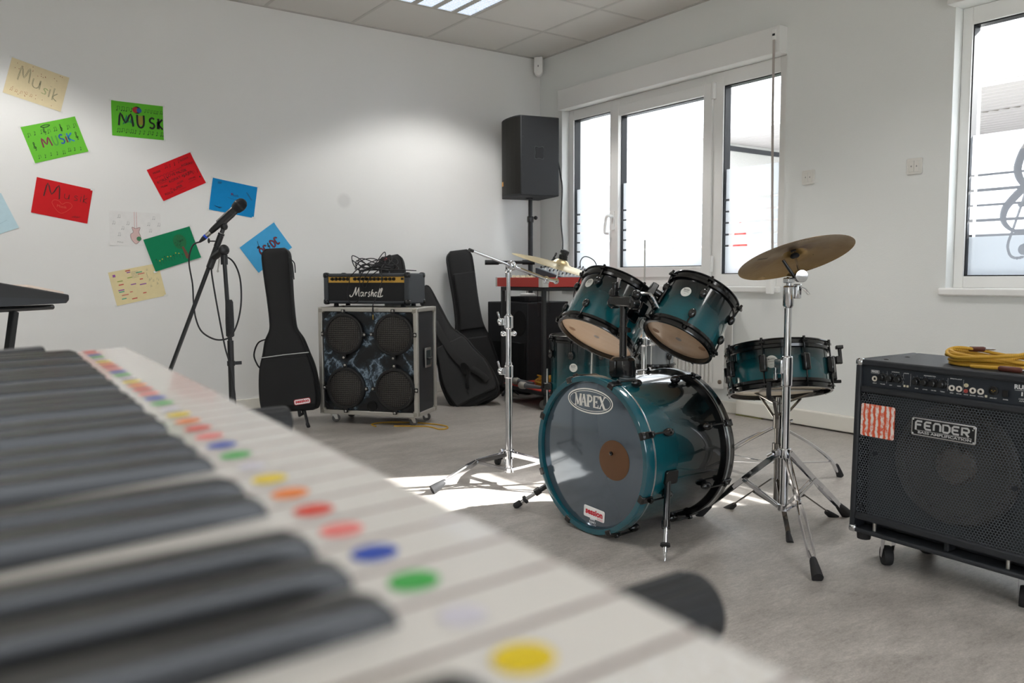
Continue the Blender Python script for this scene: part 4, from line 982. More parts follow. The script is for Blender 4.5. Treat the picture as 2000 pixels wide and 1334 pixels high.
# cross-section with curved front (local -y is the front)
sec = [(0, 0), (.05, -.018), (.11, -.03), (.19, -.035), (.265, -.03), (.325, -.018), (.375, 0), (.375, .225), (.30, .325), (.075, .325), (0, .225)]
sec = [(0, 0.0), (.0, .0), (.375, 0), (.375, .325), (0, .325)][1:]
m = MB(); m.prism(sec, 0, h_); m.obj('cabinet', mat('pa_paint', '1d1f22', .6, bump=.7, bscale=380, dist=.002), pa, bevel=.008)
gr = [(.004, 0), (.05, -.022), (.11, -.036), (.1875, -.042), (.265, -.036), (.325, -.022), (.371, 0)]
m = MB(); vs = [(x, y, .012) for x, y in gr] + [(x, y, h_ - .012) for x, y in gr]; n = len(gr)
m.add(vs, [(i, i + 1, n + i + 1, n + i) for i in range(n - 1)]); m.obj('grille', mat('pa_grille', '1b1a16', .55, .5, bump=1, bscale=330, dist=.004), pa)
for z0_ in (0, h_ - .012):
    m = MB(); m.prism([(x, y) for x, y in gr] + [(.371, .004), (.004, .004)], z0_, z0_ + .012); m.obj('front_edge', mat('pa_paint', '1d1f22', .6), pa, bevel=.002)
MB().box(.09, -.037, .09, .118, -.0355, .125).obj('badge', mat('badge_orange', 'e0a04a', .4), pa, label='small orange badge')
# star recess on the right side (local x = w)
star = []
for k in range(40):
    a = 2 * PI * k / 40; rr = .036 * (1 + .34 * abs(math.cos(2 * (a - PI / 4))) ** 3 * 1.0) * (1 - .12 * abs(math.sin(2 * (a - PI / 4))))
    star.append((1.0 * rr * math.cos(a), 1.25 * rr * math.sin(a)))
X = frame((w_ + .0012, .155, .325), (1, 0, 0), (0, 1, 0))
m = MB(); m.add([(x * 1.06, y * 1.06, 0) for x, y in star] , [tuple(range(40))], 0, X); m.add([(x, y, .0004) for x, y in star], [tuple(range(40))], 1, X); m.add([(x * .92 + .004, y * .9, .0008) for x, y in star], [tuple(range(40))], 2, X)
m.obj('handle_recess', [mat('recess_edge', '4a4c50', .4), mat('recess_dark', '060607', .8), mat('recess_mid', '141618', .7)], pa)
for z in (.02, .16, .30, .44, .57): MB().ball((w_ + .001, .018, z), .004, 8).obj('screw', BLK, pa)
MB().lathe([(.03, -.012), (.03, 0)], 16, X=Matrix.Translation((.18, .16, 0))).obj('pole_mount', BLK, pa)
pc = thing('speaker_cable', 'black cable hanging from the back of the high loudspeaker to the mixer', 'cable', place(0, 0))
a0 = PAX @ V(.33, .335, .28)
MB().tube(smooth([PAX @ V(.30, .331, .30), a0, a0 + V(.012, -.02, -.12), a0 + V(.02, -.03, -.22), atp(1096, 430, 6.1), atp(1099, 470, 5.9), atp(1099, 490, 5.8), atp(1102, 512, 5.72)], 6), .0055, 8).obj('cord', RUB, pc)
# small units on top of the subwoofer
rb = thing('radio_receiver', 'small black radio receiver box lying on the subwoofer', 'receiver', SBX @ Matrix.Translation((.24, .02, .7065)))
MB().box(0, 0, .004, .20, .17, .045).obj('case', BLK, rb, bevel=.003)
MB().box(.012, -.0012, .01, .15, 0, .038).obj('front_panel', mat('panel_dark', '101214', .3), rb)
MB().lathe([(.006, 0), (.005, .008)], 10, X=frame((.175, 0, .024), (0, -1, 0))).obj('knob', BLK, rb)
for s in (0, .2): MB().tube([(.02 + s * .8, .16, .04), (.02 + s * .95, .165, .15)], .003, 6).obj('aerial', BLK, rb)
tag(MB().lathe([(1e-4, 0), (.04, 0), (.048, .006), (.048, .022), (.04, .028), (1e-4, .03)], 22).obj('router', mat('router_white', 'e8e6e2', .4), X=SBX @ Matrix.Translation((.35, .10, .752)) @ Matrix.Diagonal((1.4, 1, .8, 1))), 'flat white plastic disc-shaped unit on the black receiver box', 'adapter')
# ------------------------------------------------------------------ trolley with mixers
TRX = place(3.336, 4.275, 0, R(-5.8))      # local x along the right-hand side, local y along the left-hand side
tr = thing('trolley', 'two-shelf black metal trolley with red shelves beside the window, carrying the mixers', 'trolley', TRX)
TW, TD = .74, .58
REDM = mat('red_panel', 'b5332a', .5, vary=.08)
each('post', [(x, y, .10, x + .025, y + .025, .83) for x in (0, TW - .025) for y in (0, TD - .025)], BLK, tr, .002)
for z in (.805, .10): MB().box(0, 0, z, TW, .025, z + .025).box(0, TD - .025, z, TW, TD, z + .025).box(0, 0, z, .025, TD, z + .025).box(TW - .025, 0, z, TW, TD, z + .025).obj('frame', BLK, tr, bevel=.002)
MB().box(.01, .01, .125, TW - .01, TD - .01, .130).obj('lower_shelf', REDM, tr)
m = MB(); m.box(-.015, -.015, .832, TW, 0, .896).box(-.015, 0, .832, 0, TD + .04, .896).box(0, TD + .025, .832, TW, TD + .04, .896).box(TW - .015, 0, .832, TW, TD + .025, .896).box(0, 0, .832, TW - .015, TD + .025, .845)
m.obj('upper_tray', REDM, tr, bevel=.002)
m = MB(); m.box(-.018, -.018, .831, .03, -.015, .899).box(-.018, -.015, .831, -.015, .03, .899).box(-.018, TD + .025, .831, -.015, TD + .043, .899)
m.obj('corner_plate', mat('plate_grey', 'c4c3be', .5), tr)
for x, y, a in ((.05, .04, 2.5), (.05, TD - .05, 1.0), (TW - .05, .04, .3), (TW - .05, TD - .05, .8)): caster(tr, x, y, .10, .036, .024, a, BLK, GREYR)
# mixers in the tray
def mixer(name, label, X, w, d, hf, hb, nx, ny, cols, body):
    t = thing(name, label, 'mixer', X)
    m = MB(); vs = [(0, 0, 0), (w, 0, 0), (w, d, 0), (0, d, 0), (0, 0, hf), (w, 0, hf), (w, d, hb), (0, d, hb)]
    m.add(vs, [(0, 3, 2, 1), (4, 5, 6, 7), (0, 1, 5, 4), (1, 2, 6, 5), (2, 3, 7, 6), (3, 0, 4, 7)]); m.obj('case', body, t, bevel=.003)
    F = frame((0, 0, hf), (0, -(hb - hf), d), (1, 0, 0)); L = math.hypot(d, hb - hf)
    m = MB(); m.rect(.012, .012, w - .012, L - .012, .001, 0, F); m.obj('face_plate', mat('mixer_face', '8d9397', .5), t)
    km = [MB().lathe([(.0065, 0), (.006, .004), (.005, .016), (1e-4, .017)], 10).mesh('knob', mat('knob_' + c, c, .45)) for c in cols]
    for i in range(nx):
        for j in range(ny): link('knob', km[(i * 0 + j) % len(km)], t, F @ Matrix.Translation((.03 + (w - .06) * i / (nx - 1), .03 + (L - .06) * j / max(1, ny - 1), .001)))
    return t
mixer('mixing_console', 'sloped dark mixing console with white and grey knobs on the right of the red tray', TRX @ Matrix.Translation((.16, .02, .846)) , .42, .34, .05, .12, 12, 6, ['e6e6e2', '26282b', 'd8d8d4', '1f2124'], mat('mixer_body', '27303a', .5))
mixer('effects_unit', 'flat unit with rows of pale knobs at the left end of the red tray', TRX @ Matrix.Translation((.02, .37, .846)) , .42, .2, .042, .052, 10, 4, ['e9dcc0', 'dccba8'], mat('unit_body', '4b2a28', .5))
for i, (dx, c) in enumerate(((.10, '2a46d8'), (.20, '2a46d8'))):
    q = thing('plugged_cable', ('black cable with a blue-ringed plug standing in the mixer, nearer the speaker pole', 'black cable with a blue-ringed plug standing in the mixer, nearer the cymbal nut')[i], 'cable', TRX @ Matrix.Translation((.18 + dx, .30, .958)))
    MB().lathe([(.0095, 0), (.0095, .028)], 14).obj('plug', mat('plug_nickel', 'c8c6c0', .25, 1), q)
    MB().lathe([(.0125, .028), (.0125, .04)], 14).obj('plug_ring', mat('ring_blue', c, .4), q)
    MB().lathe([(.012, .04), (.0115, .07), (.006, .085), (1e-4, .086)], 14).obj('plug_boot', RUB, q)
    MB().tube(smooth([(0, 0, .08), (.02, .01, .11), (.05, .05, .10), (.07, .20, .03), (.08, .33, -.02), (.085, .36, -.2), (.09, .36, -.35)], 6), .003, 6).obj('cord', RUB, q)
# cables drooping under the tray
t = thing('cable_bunch', 'bunch of black cables drooping below the red tray between trolley post and tom', 'cable', TRX)
for k, (x0, x1, zl) in enumerate(((.42, .62, .62), (.46, .66, .55), (.50, .58, .66), (.40, .55, .58))):
    MB().tube(smooth([(x0, .20, .826), (x0 + .02, .26, .74), ((x0 + x1) / 2, .28, zl), (x1, .32, .70), (x1 + .02, .36, .826)], 6), .0035, 6).obj('cord', RUB, t)
t = thing('cable', 'single black cable arching above the red tray in front of the left window pane', 'cable', TRX)
MB().tube(smooth([(.60, .40, .90), (.58, .41, 1.0), (.63, .42, 1.05), (.70, .40, 1.02), (.72, .38, .95), (.72, .36, .90)], 6), .004, 6).obj('cord', RUB, t)
# things on the lower shelf
def hmic(label, X):
    t = thing('microphone', label, 'microphone', X, 'microphones on the trolley shelf')
    MB().lathe([(1e-4, 0), (.010, .001), (.0115, .02), (.017, .13), (.019, .15)], 20).obj('body', mat('mic_grey', '55575b', .35, .3), t)
    MB().lathe([(.019, .15), (.025, .158), (.0265, .178), (.025, .195), (.016, .208), (1e-4, .212)], 22).obj('head', mat('mic_mesh', 'a5a29b', .45, .8, bump=1, bscale=700, dist=.002), t)
hmic('handheld microphone with a silver head lying on the red shelf, in front', frame(ptz(1058, 757, .157), ptz(1026, 753, .157) - ptz(1058, 757, .157), (0, 0, 1)))
hmic('handheld microphone with a silver head lying on the red shelf, behind the front one', frame(ptz(1042, 749, .157), ptz(1012, 745, .157) - ptz(1042, 749, .157), (0, 0, 1)))
def coil(name, label, X, n, rx, ry, jr, thick, m_, hz, seed, extra=None):
    random.seed(seed); pts = []
    for k in range(n):
        ox, oy = random.uniform(-jr, jr), random.uniform(-jr, jr); a0 = random.uniform(-.1, .1); sx = random.uniform(.88, 1.06)
        for a in range(0, 360, 30):
            t_ = R(a); pts.append((ox + sx * rx * math.copysign(abs(math.cos(t_)) ** .8, math.cos(t_)), oy + ry * sx * math.sin(t_), thick + hz * k / n * (1 + .35 * math.sin(t_ * 2 + k)) + random.uniform(0, thick * .5)))
    if extra: pts += extra
    t = thing(name, label, 'cable', X)
    MB().tube(smooth(pts, 4), thick, 8).obj('cord', m_, t)
    return t
CY = NT('braided_yellow'); wv = CY.n('TexWave', {'Vector': CY.obj(), 'Scale': 90.0, 'Distortion': 2.0, 'Detail': 1.0}).outputs[1]
CYM = CY.done(CY.bsdf({'Base Color': CY.mix(wv, lin('d2a535'), lin('b08526')), 'Roughness': .65}))
coil('yellow_cable', 'coil of yellow cable lying on the lower red shelf of the trolley', TRX @ Matrix.Translation((.30, .28, .131)), 9, .16, .11, .014, .0045, CYM, .055, 3)
tag(MB().box(-.06, -.04, .004, .06, .04, .03).box(-.03, -.02, .03, .02, .02, .042).obj('adapter_plug', BLK, X=TRX @ Matrix.Translation((.45, .06, .128)), bevel=.004), 'small black power adapter on the lower red shelf', 'adapter')

# second microphone stand with a cross bar behind the trolley
q = thing('microphone_stand', 'black stand with a horizontal bar behind the trolley, left of the speaker pole', 'microphone stand', place(3.42, 5.10))
q.location = (3.56, 4.99, 0)
MB().tube([(0, 0, .02), (0, 0, 1.02)], .021, 12, flat=(1, .8)).obj('pole', BLK, q)
for k in range(3):
    a = R(80 + 120 * k); MB().tube([(0, 0, .09), (.08 * math.cos(a), .08 * math.sin(a) , .012)], .009, 8).obj('leg', RUB, q)
ba, bb_ = V(-.135, .11, 1.01), V(.16, -.12, 1.01)
MB().tube([ba, bb_], .012, 10).obj('bar', BLK, q)
MB().tube([ba, ba + (bb_ - ba) * .28], .019, 12).obj('grip', RUB, q)
MB().tube([bb_ - (bb_ - ba) * .25, bb_], .019, 12).obj('grip', RUB, q)

# ------------------------------------------------------------------ drum hardware
def drum(root, r, dep, n, dark='070c10', teal='07545c', hoop_m=None, lugs=True, lz=.055, lug_s=1.0, phase=0, tealbottom=True, single=False, skip=(), z_split=(.18, .85), badge_at=None):
    """local z: 0 resonant (bottom) head, dep batter head"""
    LQ = lacquer('lacquer_%03d_%03d_%s' % (r * 1000, dep * 1000, teal), teal, dark, dep * z_split[0], dep * z_split[1])
    HM = hoop_m or BLKG
    MB().lathe([(r - .008, .004), (r, .004), (r, dep - .004), (r - .008, dep - .004)], 64).obj('shell', LQ, root)
    for z, s, nm in ((0, -1, 'resonant_hoop'), (dep, 1, 'batter_hoop')):
        zz = lambda a: z + s * a
        m = MB(); pr_ = [(r + .002, zz(-.016)), (r + .009, zz(-.014)), (r + .010, zz(-.004)), (r + .004, zz(.0)), (r + .004, zz(.012)), (r + .009, zz(.014)), (r + .008, zz(.018)), (r - .001, zz(.018)), (r - .002, zz(-.0)), (r + .002, zz(-.016))]
        m.lathe(pr_ if s > 0 else pr_[::-1], 64); m.obj(nm, HM, root)
    HEADB = mat('head_batter', 'd8d3c8', .45)
    MB().lathe([(1e-4, dep + .001), (r - .004, dep + .001), (r + .003, dep - .004)], 56).obj('batter_head', HEADB, root)
    return HM
def lug_mesh(s=1.0):
    m = MB(); m.ball((0, 0, 0), .017 * s, 14, sc=(.75, .85, 1.15)); m.tube([(0, 0, 0), (-.012 * s, 0, 0)], .009 * s, 10); return m.mesh('lug', BLKG)
def add_lugs(root, r, dep, n, lz, s=1.0, phase=0, bottom=True, top=True, skip=()):
    lm = lug_mesh(s); rd = MB()
    for k in range(n):
        a = phase + 2 * PI * k / n
        for z, sg, on in ((lz, -1, bottom), (dep - lz, 1, top)):
            if not on or (k, sg) in skip: continue
            X = Matrix.Rotation(a, 4, 'Z') @ Matrix.Translation((r + .010 * s, 0, z))
            l = link('lug', lm, root, X)
            end = (dep - z + .012) if sg > 0 else -(z + .012)
            MB().tube([(0, 0, 0), (.006, 0, end)], .0032, 8).box(-.004, -.010, end - .010 * sg - .003, .014, .010, end - .010 * sg + .004).lathe([(.005, -.004), (.005, .006)], 8, X=Matrix.Translation((.006, 0, end))).obj('tension_rod', BLKG, l)
def badge(root, X, r=.017, sx=1):
    b = MB().lathe([(r * 1.06, 0), (r * 1.06, .0012), (r, .0018), (1e-4, .002)], 28, X=X).obj('badge', mat('badge_white', 'd9d9d3', .35), root, label='round white maker badge')
    m = MB(); m.text('MAPEX', r * .36, X @ Matrix.Translation((0, r * .42, .0022)), 0, bold=.0002); m.text('MERIDIAN', r * .28, X @ Matrix.Translation((0, 0, .0022)), 0); m.text('birch', r * .2, X @ Matrix.Translation((0, -r * .45, .0022)), 0)
    m.ribbon([(.62 * r * math.cos(2 * PI * k / 20), r * .42 + .3 * r * math.sin(2 * PI * k / 20)) for k in range(20)], .0006, 0, X, .0022, True)
    m.obj('badge_print', mat('badge_ink', '4c4e50', .6), b)
def on_shell(a, r, z): return Matrix.Rotation(a, 4, 'Z') @ frame((r, 0, z), (1, 0, 0), (0, 1, 0))
def foot_tip(root, p, d, s=1.0, name='rubber_foot'):
    d = Vector(d).normalized(); p = Vector(p)
    return MB().tube([p - d * .055 * s, p - d * .05 * s, p - d * .02 * s, p], [.008 * s, .0105 * s, .0145 * s, .0165 * s], 12, flat=(1, .8)).obj(name, RUB, root)

# --- bass drum, lying with its axis along +X
bc = V(1.85, 2.116, .280); BR, BL = .262, .45
BDX = frame(bc, (-1, -.03, .012), (0, -1, 0))        # local z out of the front head, local x to the right seen from the front, local y up
BDX = BDX
bd = thing('bass_drum', 'teal lacquered bass drum standing on its spurs in the middle of the floor', 'drum', BDX)
lq = lacquer('lacquer_bass', '050708', '06525c', -.31, -.03)
MB().lathe([(BR - .01, -BL + .02), (BR, -BL + .02), (BR, -.02), (BR - .01, -.02)], 96).obj('shell', lq, bd)
HT = mat('hoop_teal', '07505d', .14, coat=1, vary=.15, vscale=8); INL = mat('hoop_inlay', 'c9cfd2', .2, .9)
fh = MB().lathe([(.258, -.001), (.258, -.035), (.262, -.043), (.275, -.043), (.278, -.040), (.278, -.003), (.276, .0), (.264, .0), (.258, -.001)], 96).obj('front_hoop', HT, bd)
MB().lathe([(.2785, -.043), (.2788, -.042), (.2788, -.037), (.2785, -.036)], 96, cap=False).obj('hoop_inlay', INL, fh)
rh = MB().lathe([(.262, -BL - .001), (.276, -BL), (.278, -BL + .003), (.278, -BL + .040), (.275, -BL + .043), (.258, -BL + .043), (.262, -BL - .001)], 96).obj('rear_hoop', BLKG, bd)
MB().lathe([(.2785, -BL + .026), (.279, -BL + .027), (.279, -BL + .034), (.2785, -BL + .035)], 96, cap=False).obj('hoop_inlay', INL, rh)
t = NT('smoky_head'); nz = t.noise(30).outputs[0]
HEADM = t.done(t.bsdf({'Base Color': lin('6a7682'), 'Roughness': .11, 'Metallic': .65, 'Specular IOR Level': .8, 'Coat Weight': .6, 'Coat Roughness': .06}, nz, .02))
hd = MB().lathe([(1e-4, -.012), (.25, -.012), (.2585, -.016)], 80).obj('resonant_head', HEADM, bd)
MB().lathe([(1e-4, -BL + .012), (.2585, -BL + .014)], 60).obj('batter_head', mat('head_batter', 'd8d3c8', .45), bd)
HX = Matrix.Translation((0, 0, -.0112))
LW = mat('logo_white', 'e6e3dc', .45)
m = MB()
for rx, ry, lw in ((.112, .042, .0045), (.103, .0345, .002)):
    m.ribbon([(-.008 + rx * math.cos(2 * PI * k / 60), .188 + ry * math.sin(2 * PI * k / 60)) for k in range(60)], lw, 0, HX, 0, True)
# slab-serif capitals
def slab(m, ch, x, y, h, w, X):
    T_, t_ = h * .24, h * .08
    def ln(a, b, lw): m.ribbon([(x + a[0] * w, y + a[1] * h), (x + b[0] * w, y + b[1] * h)], lw, 0, X)
    def sf(cx, cy, ww=.42): m.rect(x + (cx - ww / 2) * w, y + cy * h - t_ / 2, x + (cx + ww / 2) * w, y + cy * h + t_ / 2, 0, 0, X)
    if ch == 'M': ln((.12, 0), (.12, 1), t_ * 1.2); ln((.12, 1), (.5, .08), T_ * .8); ln((.5, .08), (.85, 1), t_); ln((.87, 0), (.87, 1), T_); sf(.12, .03, .3); sf(.87, .03, .36); sf(.1, .97, .3); sf(.9, .97, .3)
    if ch == 'A': ln((.1, 0), (.48, 1), t_ * 1.2); ln((.48, 1), (.82, 0), T_); ln((.25, .33), (.7, .33), t_); sf(.1, .03, .34); sf(.84, .03, .4)
    if ch == 'P': ln((.2, 0), (.2, 1), T_); m.ribbon([(x + a * w, y + b * h) for a, b in ((.2, .96), (.6, .94), (.8, .78), (.78, .6), (.6, .47), (.2, .45))], T_ * .7, 0, X); sf(.22, .03, .5); sf(.1, .97, .3)
    if ch == 'E': ln((.2, 0), (.2, 1), T_); ln((.1, .96), (.85, .96), t_ * 1.3); ln((.1, .04), (.85, .04), t_ * 1.3); ln((.2, .5), (.65, .5), t_ * 1.2); ln((.84, .75), (.84, 1), t_); ln((.84, 0), (.84, .25), t_); ln((.64, .38), (.64, .62), t_)
    if ch == 'X': ln((.1, 1), (.85, 0), T_); ln((.85, 1), (.1, 0), t_ * 1.2); sf(.1, .97, .4); sf(.85, .97, .34); sf(.1, .03, .34); sf(.88, .03, .4)
for i, ch in enumerate('MAPEX'): slab(m, ch, -.085 + i * .031, .167, .042, .031 if ch != 'M' else .034, HX)
m.ribbon([(.074 + .003 * math.cos(2 * PI * k / 12), .168 + .003 * math.sin(2 * PI * k / 12)) for k in range(12)], .0008, 0, HX, 0, True)
m.obj('maker_logo', LW, hd, label='white oval logo reading MAPEX')
b_ = MB().disc(.072, 48, 0, HX @ Matrix.Translation((.116, 0, .0005)), 0, 1.0, .95).obj('damping_patch', mat('patch_brown', '5f3d1f', .45, vary=.08), hd, label='round brown patch')
MB().lathe([(.007, 0), (.007, .004), (.004, .005), (1e-4, .002)], 16, X=HX @ Matrix.Translation((.104, .022, .001))).obj('bolt', BLKG, b_)
session_logo(hd, HX @ Matrix.Translation((.022, -.205, .0006)) @ Matrix.Rotation(R(-3), 4, 'Z'), .105, True, False)
m = MB(); X = HX @ Matrix.Translation((.014, -.236, .0004))
m.add([(-.012, .006, 0), (-.014, .016, 0), (-.007, .011, 0), (0, .019, 0), (.007, .011, 0), (.014, .016, 0), (.012, .006, 0)], [(6, 5, 4), (6, 4, 2, 0), (4, 3, 2), (2, 1, 0)], 0, X)
m.text('REMO', .012, X @ Matrix.Translation((0, -.002, 0)), 0, bold=.0004); m.text('UNITED STATES', .005, X @ Matrix.Translation((0, -.011, 0)), 0)
m.obj('head_print', mat('print_silver', 'cfd3d8', .4), hd)
for k in range(8):
    for zc, sg, nm in ((0, -1, 'claw'), (-BL, 1, 'claw')):
        a = R(22.5 + 45 * k)
        X = Matrix.Rotation(a, 4, 'Z') @ Matrix.Translation((0, 0, zc))
        m = MB(); m.box(.262, -.013, -.012 if sg < 0 else -.004, .283, .013, .004 if sg < 0 else .012, X=X); m.box(.277, -.012, .0 if sg > 0 else -.045, .2845, .012, .045 if sg > 0 else .0, X=X); m.box(.279, -.009, sg * .035 - .006, .295, .009, sg * .035 + .006, X=X)
        c = m.obj(nm, BLKG, bd, bevel=.003)
        MB().tube([(.288, 0, sg * .045 + (-.012 if sg > 0 else .012)), (.286, 0, sg * .12)], .0036, 8, X=X).obj('rod', BLKG, c)
        l = MB().ball((.275, 0, sg * .125), .019, 14, X=X, sc=(.8, .75, 1.25)).tube([(.258, 0, sg * .125), (.27, 0, sg * .125)], .011, 10, X=X).obj('lug', BLKG, bd)
# oval badge on top of the shell, spurs
m = MB().disc(.03, 28, 0, Matrix.Rotation(R(84), 4, 'Z') @ frame((BR + .0016, 0, -.16), (1, 0, 0), (0, 1, 0)), 0, .8, 1.2); m.obj('badge', mat('badge_dark', '9aa3a6', .3, .6), bd)
ib = BDX.inverted()
for (p0, p1, lab) in (((1.99, 1.872, .235), (1.852, 1.752, .004), 'front'), ((1.99, 2.372, .16), (1.83, 2.53, .004), 'rear')):
    a, b = ib @ V(*p0), ib @ V(*p1); d = (b - a).normalized()
    s = MB().tube([a, a + (b - a) * .58], .0105, 14).obj('spur', mat('spur_steel', '4a4b4e', .25, .9), bd)
    MB().tube([a + (b - a) * .52, b - d * .03], .0075, 12).obj('spur_rod', CHR, s)
    MB().tube([a + (b - a) * .55, a + (b - a) * .63], .0145, 14).obj('spur_clamp', BLKG, s)
    MB().lathe([(.006, -.008), (.0155, -.006), (.0165, .002), (.006, .008)], 18, X=frame(b - d * .052, d)).obj('spur_washer', RUB, s)
    if lab == 'front': MB().tube([b - d * .045, b - d * .012, b], [.006, .0055, .002], 10).obj('spike', CHR, s)
    else: MB().tube([b - d * .035, b - d * .03, b - d * .006, b], [.007, .012, .013, .009], 12).obj('spur_tip', RUB, s)
    c = Vector((a.x, a.y, a.z)); rad = Vector((c.x, c.y, 0)).normalized()
    X = frame(rad * (BR - .002) + V(0, 0, c.z), rad, (0, 0, 1))
    m = MB().prism(rrect(-.03, -.025, .03, .025, .01), 0, .012, X=X); m.tube([rad * BR + V(0, 0, c.z), a], .017, 12); m.ball(a, .02, 12); m.tube([a, a + V(0, 0, -.045)], .005, 8); m.obj('spur_bracket', BLKG, bd, bevel=.003)

# --- tom holder on the bass drum
hx, hy = 2.035, 2.14
th = thing('tom_holder', 'black tom holder post with a double ball clamp standing on top of the bass drum', 'holder', place(hx, hy))
m = MB(); m.lathe([(.046, .538), (.048, .545), (.046, .60), (.036, .612), (.018, .614)], 26, X=Matrix.Diagonal((1, 1, 1, 1))); m.cbox((-.045, 0, .575), (.02, .03, .055)); m.obj('base_block', BLKG, th, bevel=.004)
MB().tube([(0, 0, .57), (0, 0, .80)], .0135, 18).obj('post', BLKG, th)
MB().lathe([(.0135, .70), (.018, .70), (.018, .718), (.0135, .718)], 18).cbox((.0, -.022, .709), (.014, .02, .016)).obj('memory_lock', BLKG, th)
hd_ = MB(); hd_.cbox((0, .0, .812), (.042, .115, .036)).lathe([(.022, -.018), (.022, .018)], 18, X=frame((0, .048, .805), (1, 0, 0))).lathe([(.022, -.018), (.022, .018)], 18, X=frame((0, -.05, .805), (1, 0, 0)))
hd_.obj('clamp_head', BLKG, th, bevel=.006)
MB().ball((.0, .05, .84), .02, 14).ball((.01, -.055, .835), .019, 14).obj('ball_joint', BLKG, th)
m = MB(); m.tube([(0, .05, .85), (.03, .05, .862)], .008, 8); m.cbox((-.008, .035, .855), (.02, .016, .05), X=Matrix.Identity(4)); m.obj('wing_screw', BLKG, th, bevel=.003)
MB().tube([(.0, .03, .862), (-.004, .018, .893)], [.006, .0085], 8, flat=(.6, 1.3)).obj('wing', CHR, th)
for pts in ([(0, .055, .845), (.06, .10, .85), (.11, .14, .80), (.14, .165, .77)], [(.01, -.06, .838), (.06, -.075, .835), (.09, -.085, .79), (.12, -.10, .75)]):
    MB().tube(smooth(pts, 5), .0062, 10).obj('arm', CHR, th)

# --- rack toms: local z from the resonant head towards the batter head
NL, NR = V(.577, .010, .817), V(.619, -.031, .784)
tl = thing('rack_tom', 'larger teal rack tom tilted above the bass drum, left of the holder post', 'drum', frame((2.096, 2.350, .671), NL, (.811, -.584, 0)))
tm = thing('rack_tom', 'smaller teal rack tom tilted above the bass drum, right of the holder post', 'drum', frame((2.190, 2.015, .677), NR, (.811, -.584, 0)))
t = NT('clear_head_wood'); ob = t.obj(); g = t.noise(6, ob, 5, .6, (1, 6, 1)).outputs[0]
WOODH = t.done(t.bsdf({'Base Color': t.mix(g, lin('eec39c'), lin('fbdcbc')), 'Roughness': .25, 'Coat Weight': .5, 'Coat Roughness': .08}))
def tom(root, r, dep, n, ph, badges, mounts):
    drum(root, r, dep, n)
    h = MB().lathe([(1e-4, -.002), (r - .004, -.002), (r + .003, .004)][::-1], 64).obj('resonant_head', WOODH, root)
    m = MB()
    FXd = Matrix.Translation((0, 0, -.0026)) @ Matrix.Rotation(PI, 4, 'X')
    m.disc(.012, 16, 0, FXd @ Matrix.Translation((.0, .0, 0)))
    for a in (.3, 3.5): m.disc(.014, 18, 1, FXd @ Matrix.Translation((r * .72 * math.cos(a), r * .72 * math.sin(a), 0)))
    m.obj('head_mark', [mat('mark_grey', 'b3a49a', .4), mat('mark_brown', 'b0825f', .4)], h)
    add_lugs(root, r, dep, n, .052, .95, ph)
    for a, z in badges: badge(root, on_shell(a, r + .0005, z), .018)
    for a in mounts:
        X = on_shell(a, r, dep * .55); m = MB(); m.prism(rrect(-.03, -.045, .03, .045, .008), 0, .01, X=X); m.tube([(0, .0, .008), (0, .0, .045)], .013, 12, X=X); m.cbox((0, 0, .045), (.034, .05, .026), X=X); m.obj('mount_bracket', BLKG, root, bevel=.004)
tom(tl, .150, .205, 6, R(-62), [(R(-138), .145), (R(-27), .10)], [R(-55)])
tom(tm, .127, .19, 5, R(-92), [(R(-118), .122)], [R(-170)])

# --- floor tom
ft = thing('floor_tom', 'dark teal floor tom standing behind the bass drum below the left rack tom', 'drum', place(2.755, 3.165, .21, 0))
drum(ft, .185, .375, 8, z_split=(.1, 1.0)); add_lugs(ft, .185, .375, 8, .075, 1.15, R(-20))
MB().lathe([(1e-4, -.002), (.18, -.002), (.187, .004)][::-1], 48).obj('resonant_head', mat('head_batter', 'd8d3c8', .45), ft)
badge(ft, on_shell(R(-152), .1855, .24), .02)
for k in range(3):
    a = R(30 + 120 * k); c, s = math.cos(a), math.sin(a)
    MB().tube([(.205 * c, .205 * s, .22), (.205 * c, .205 * s, -.12), (.235 * c, .235 * s, -.19)], .0055, 10).obj('leg', CHR, ft)
    foot_tip(ft, (.238 * c, .238 * s, -.209), (.3 * c, .3 * s, -1), .8)
    MB().cbox((0, 0, .02), (.05, .035, .04), X=on_shell(a, .185, .13) @ Matrix.Rotation(0, 4, 'X')).obj('leg_bracket', BLKG, ft, bevel=.004)

# --- snare drum
sc_ = V(2.557, 1.853, .482)
sn = thing('snare_drum', 'flat teal snare drum on its stand at the right of the bass drum', 'drum', frame(sc_, (.15, .235, .955), (.584, .811, 0)))
drum(sn, .178, .14, 8, z_split=(.25, .95)); 
MB().lathe([(1e-4, -.002), (.174, -.002), (.181, .004)][::-1], 56).obj('resonant_head', mat('snare_head', 'e3d8c6', .4), sn)
lm = MB(); lm.cbox((.012, 0, 0), (.024, .026, .062)); lm = lm.mesh('lug', BLKG)
for k in range(8):
    a = R(22.5 + 45 * k - 10); X = Matrix.Rotation(a, 4, 'Z') @ Matrix.Translation((.178, 0, .07)); l = link('lug', lm, sn, X, bevel=.006)
    MB().tube([(.012, 0, -.088), (.012, 0, .088)], .003, 8).cbox((.008, 0, .076), (.02, .02, .007)).cbox((.008, 0, -.076), (.02, .02, .007)).lathe([(.005, .08), (.005, .092)], 8, X=Matrix.Translation((.012, 0, 0))).obj('tension_rod', BLKG, l)
badge(sn, on_shell(R(-204), .1785, .075), .021)
X = on_shell(R(-97), .178, .07)
m = MB(); m.cbox((0, 0, .018), (.03, .09, .022), X=X); m.cbox((0, .03, .04), (.02, .03, .018), X=X); m.obj('strainer', BLKG, sn, bevel=.004)
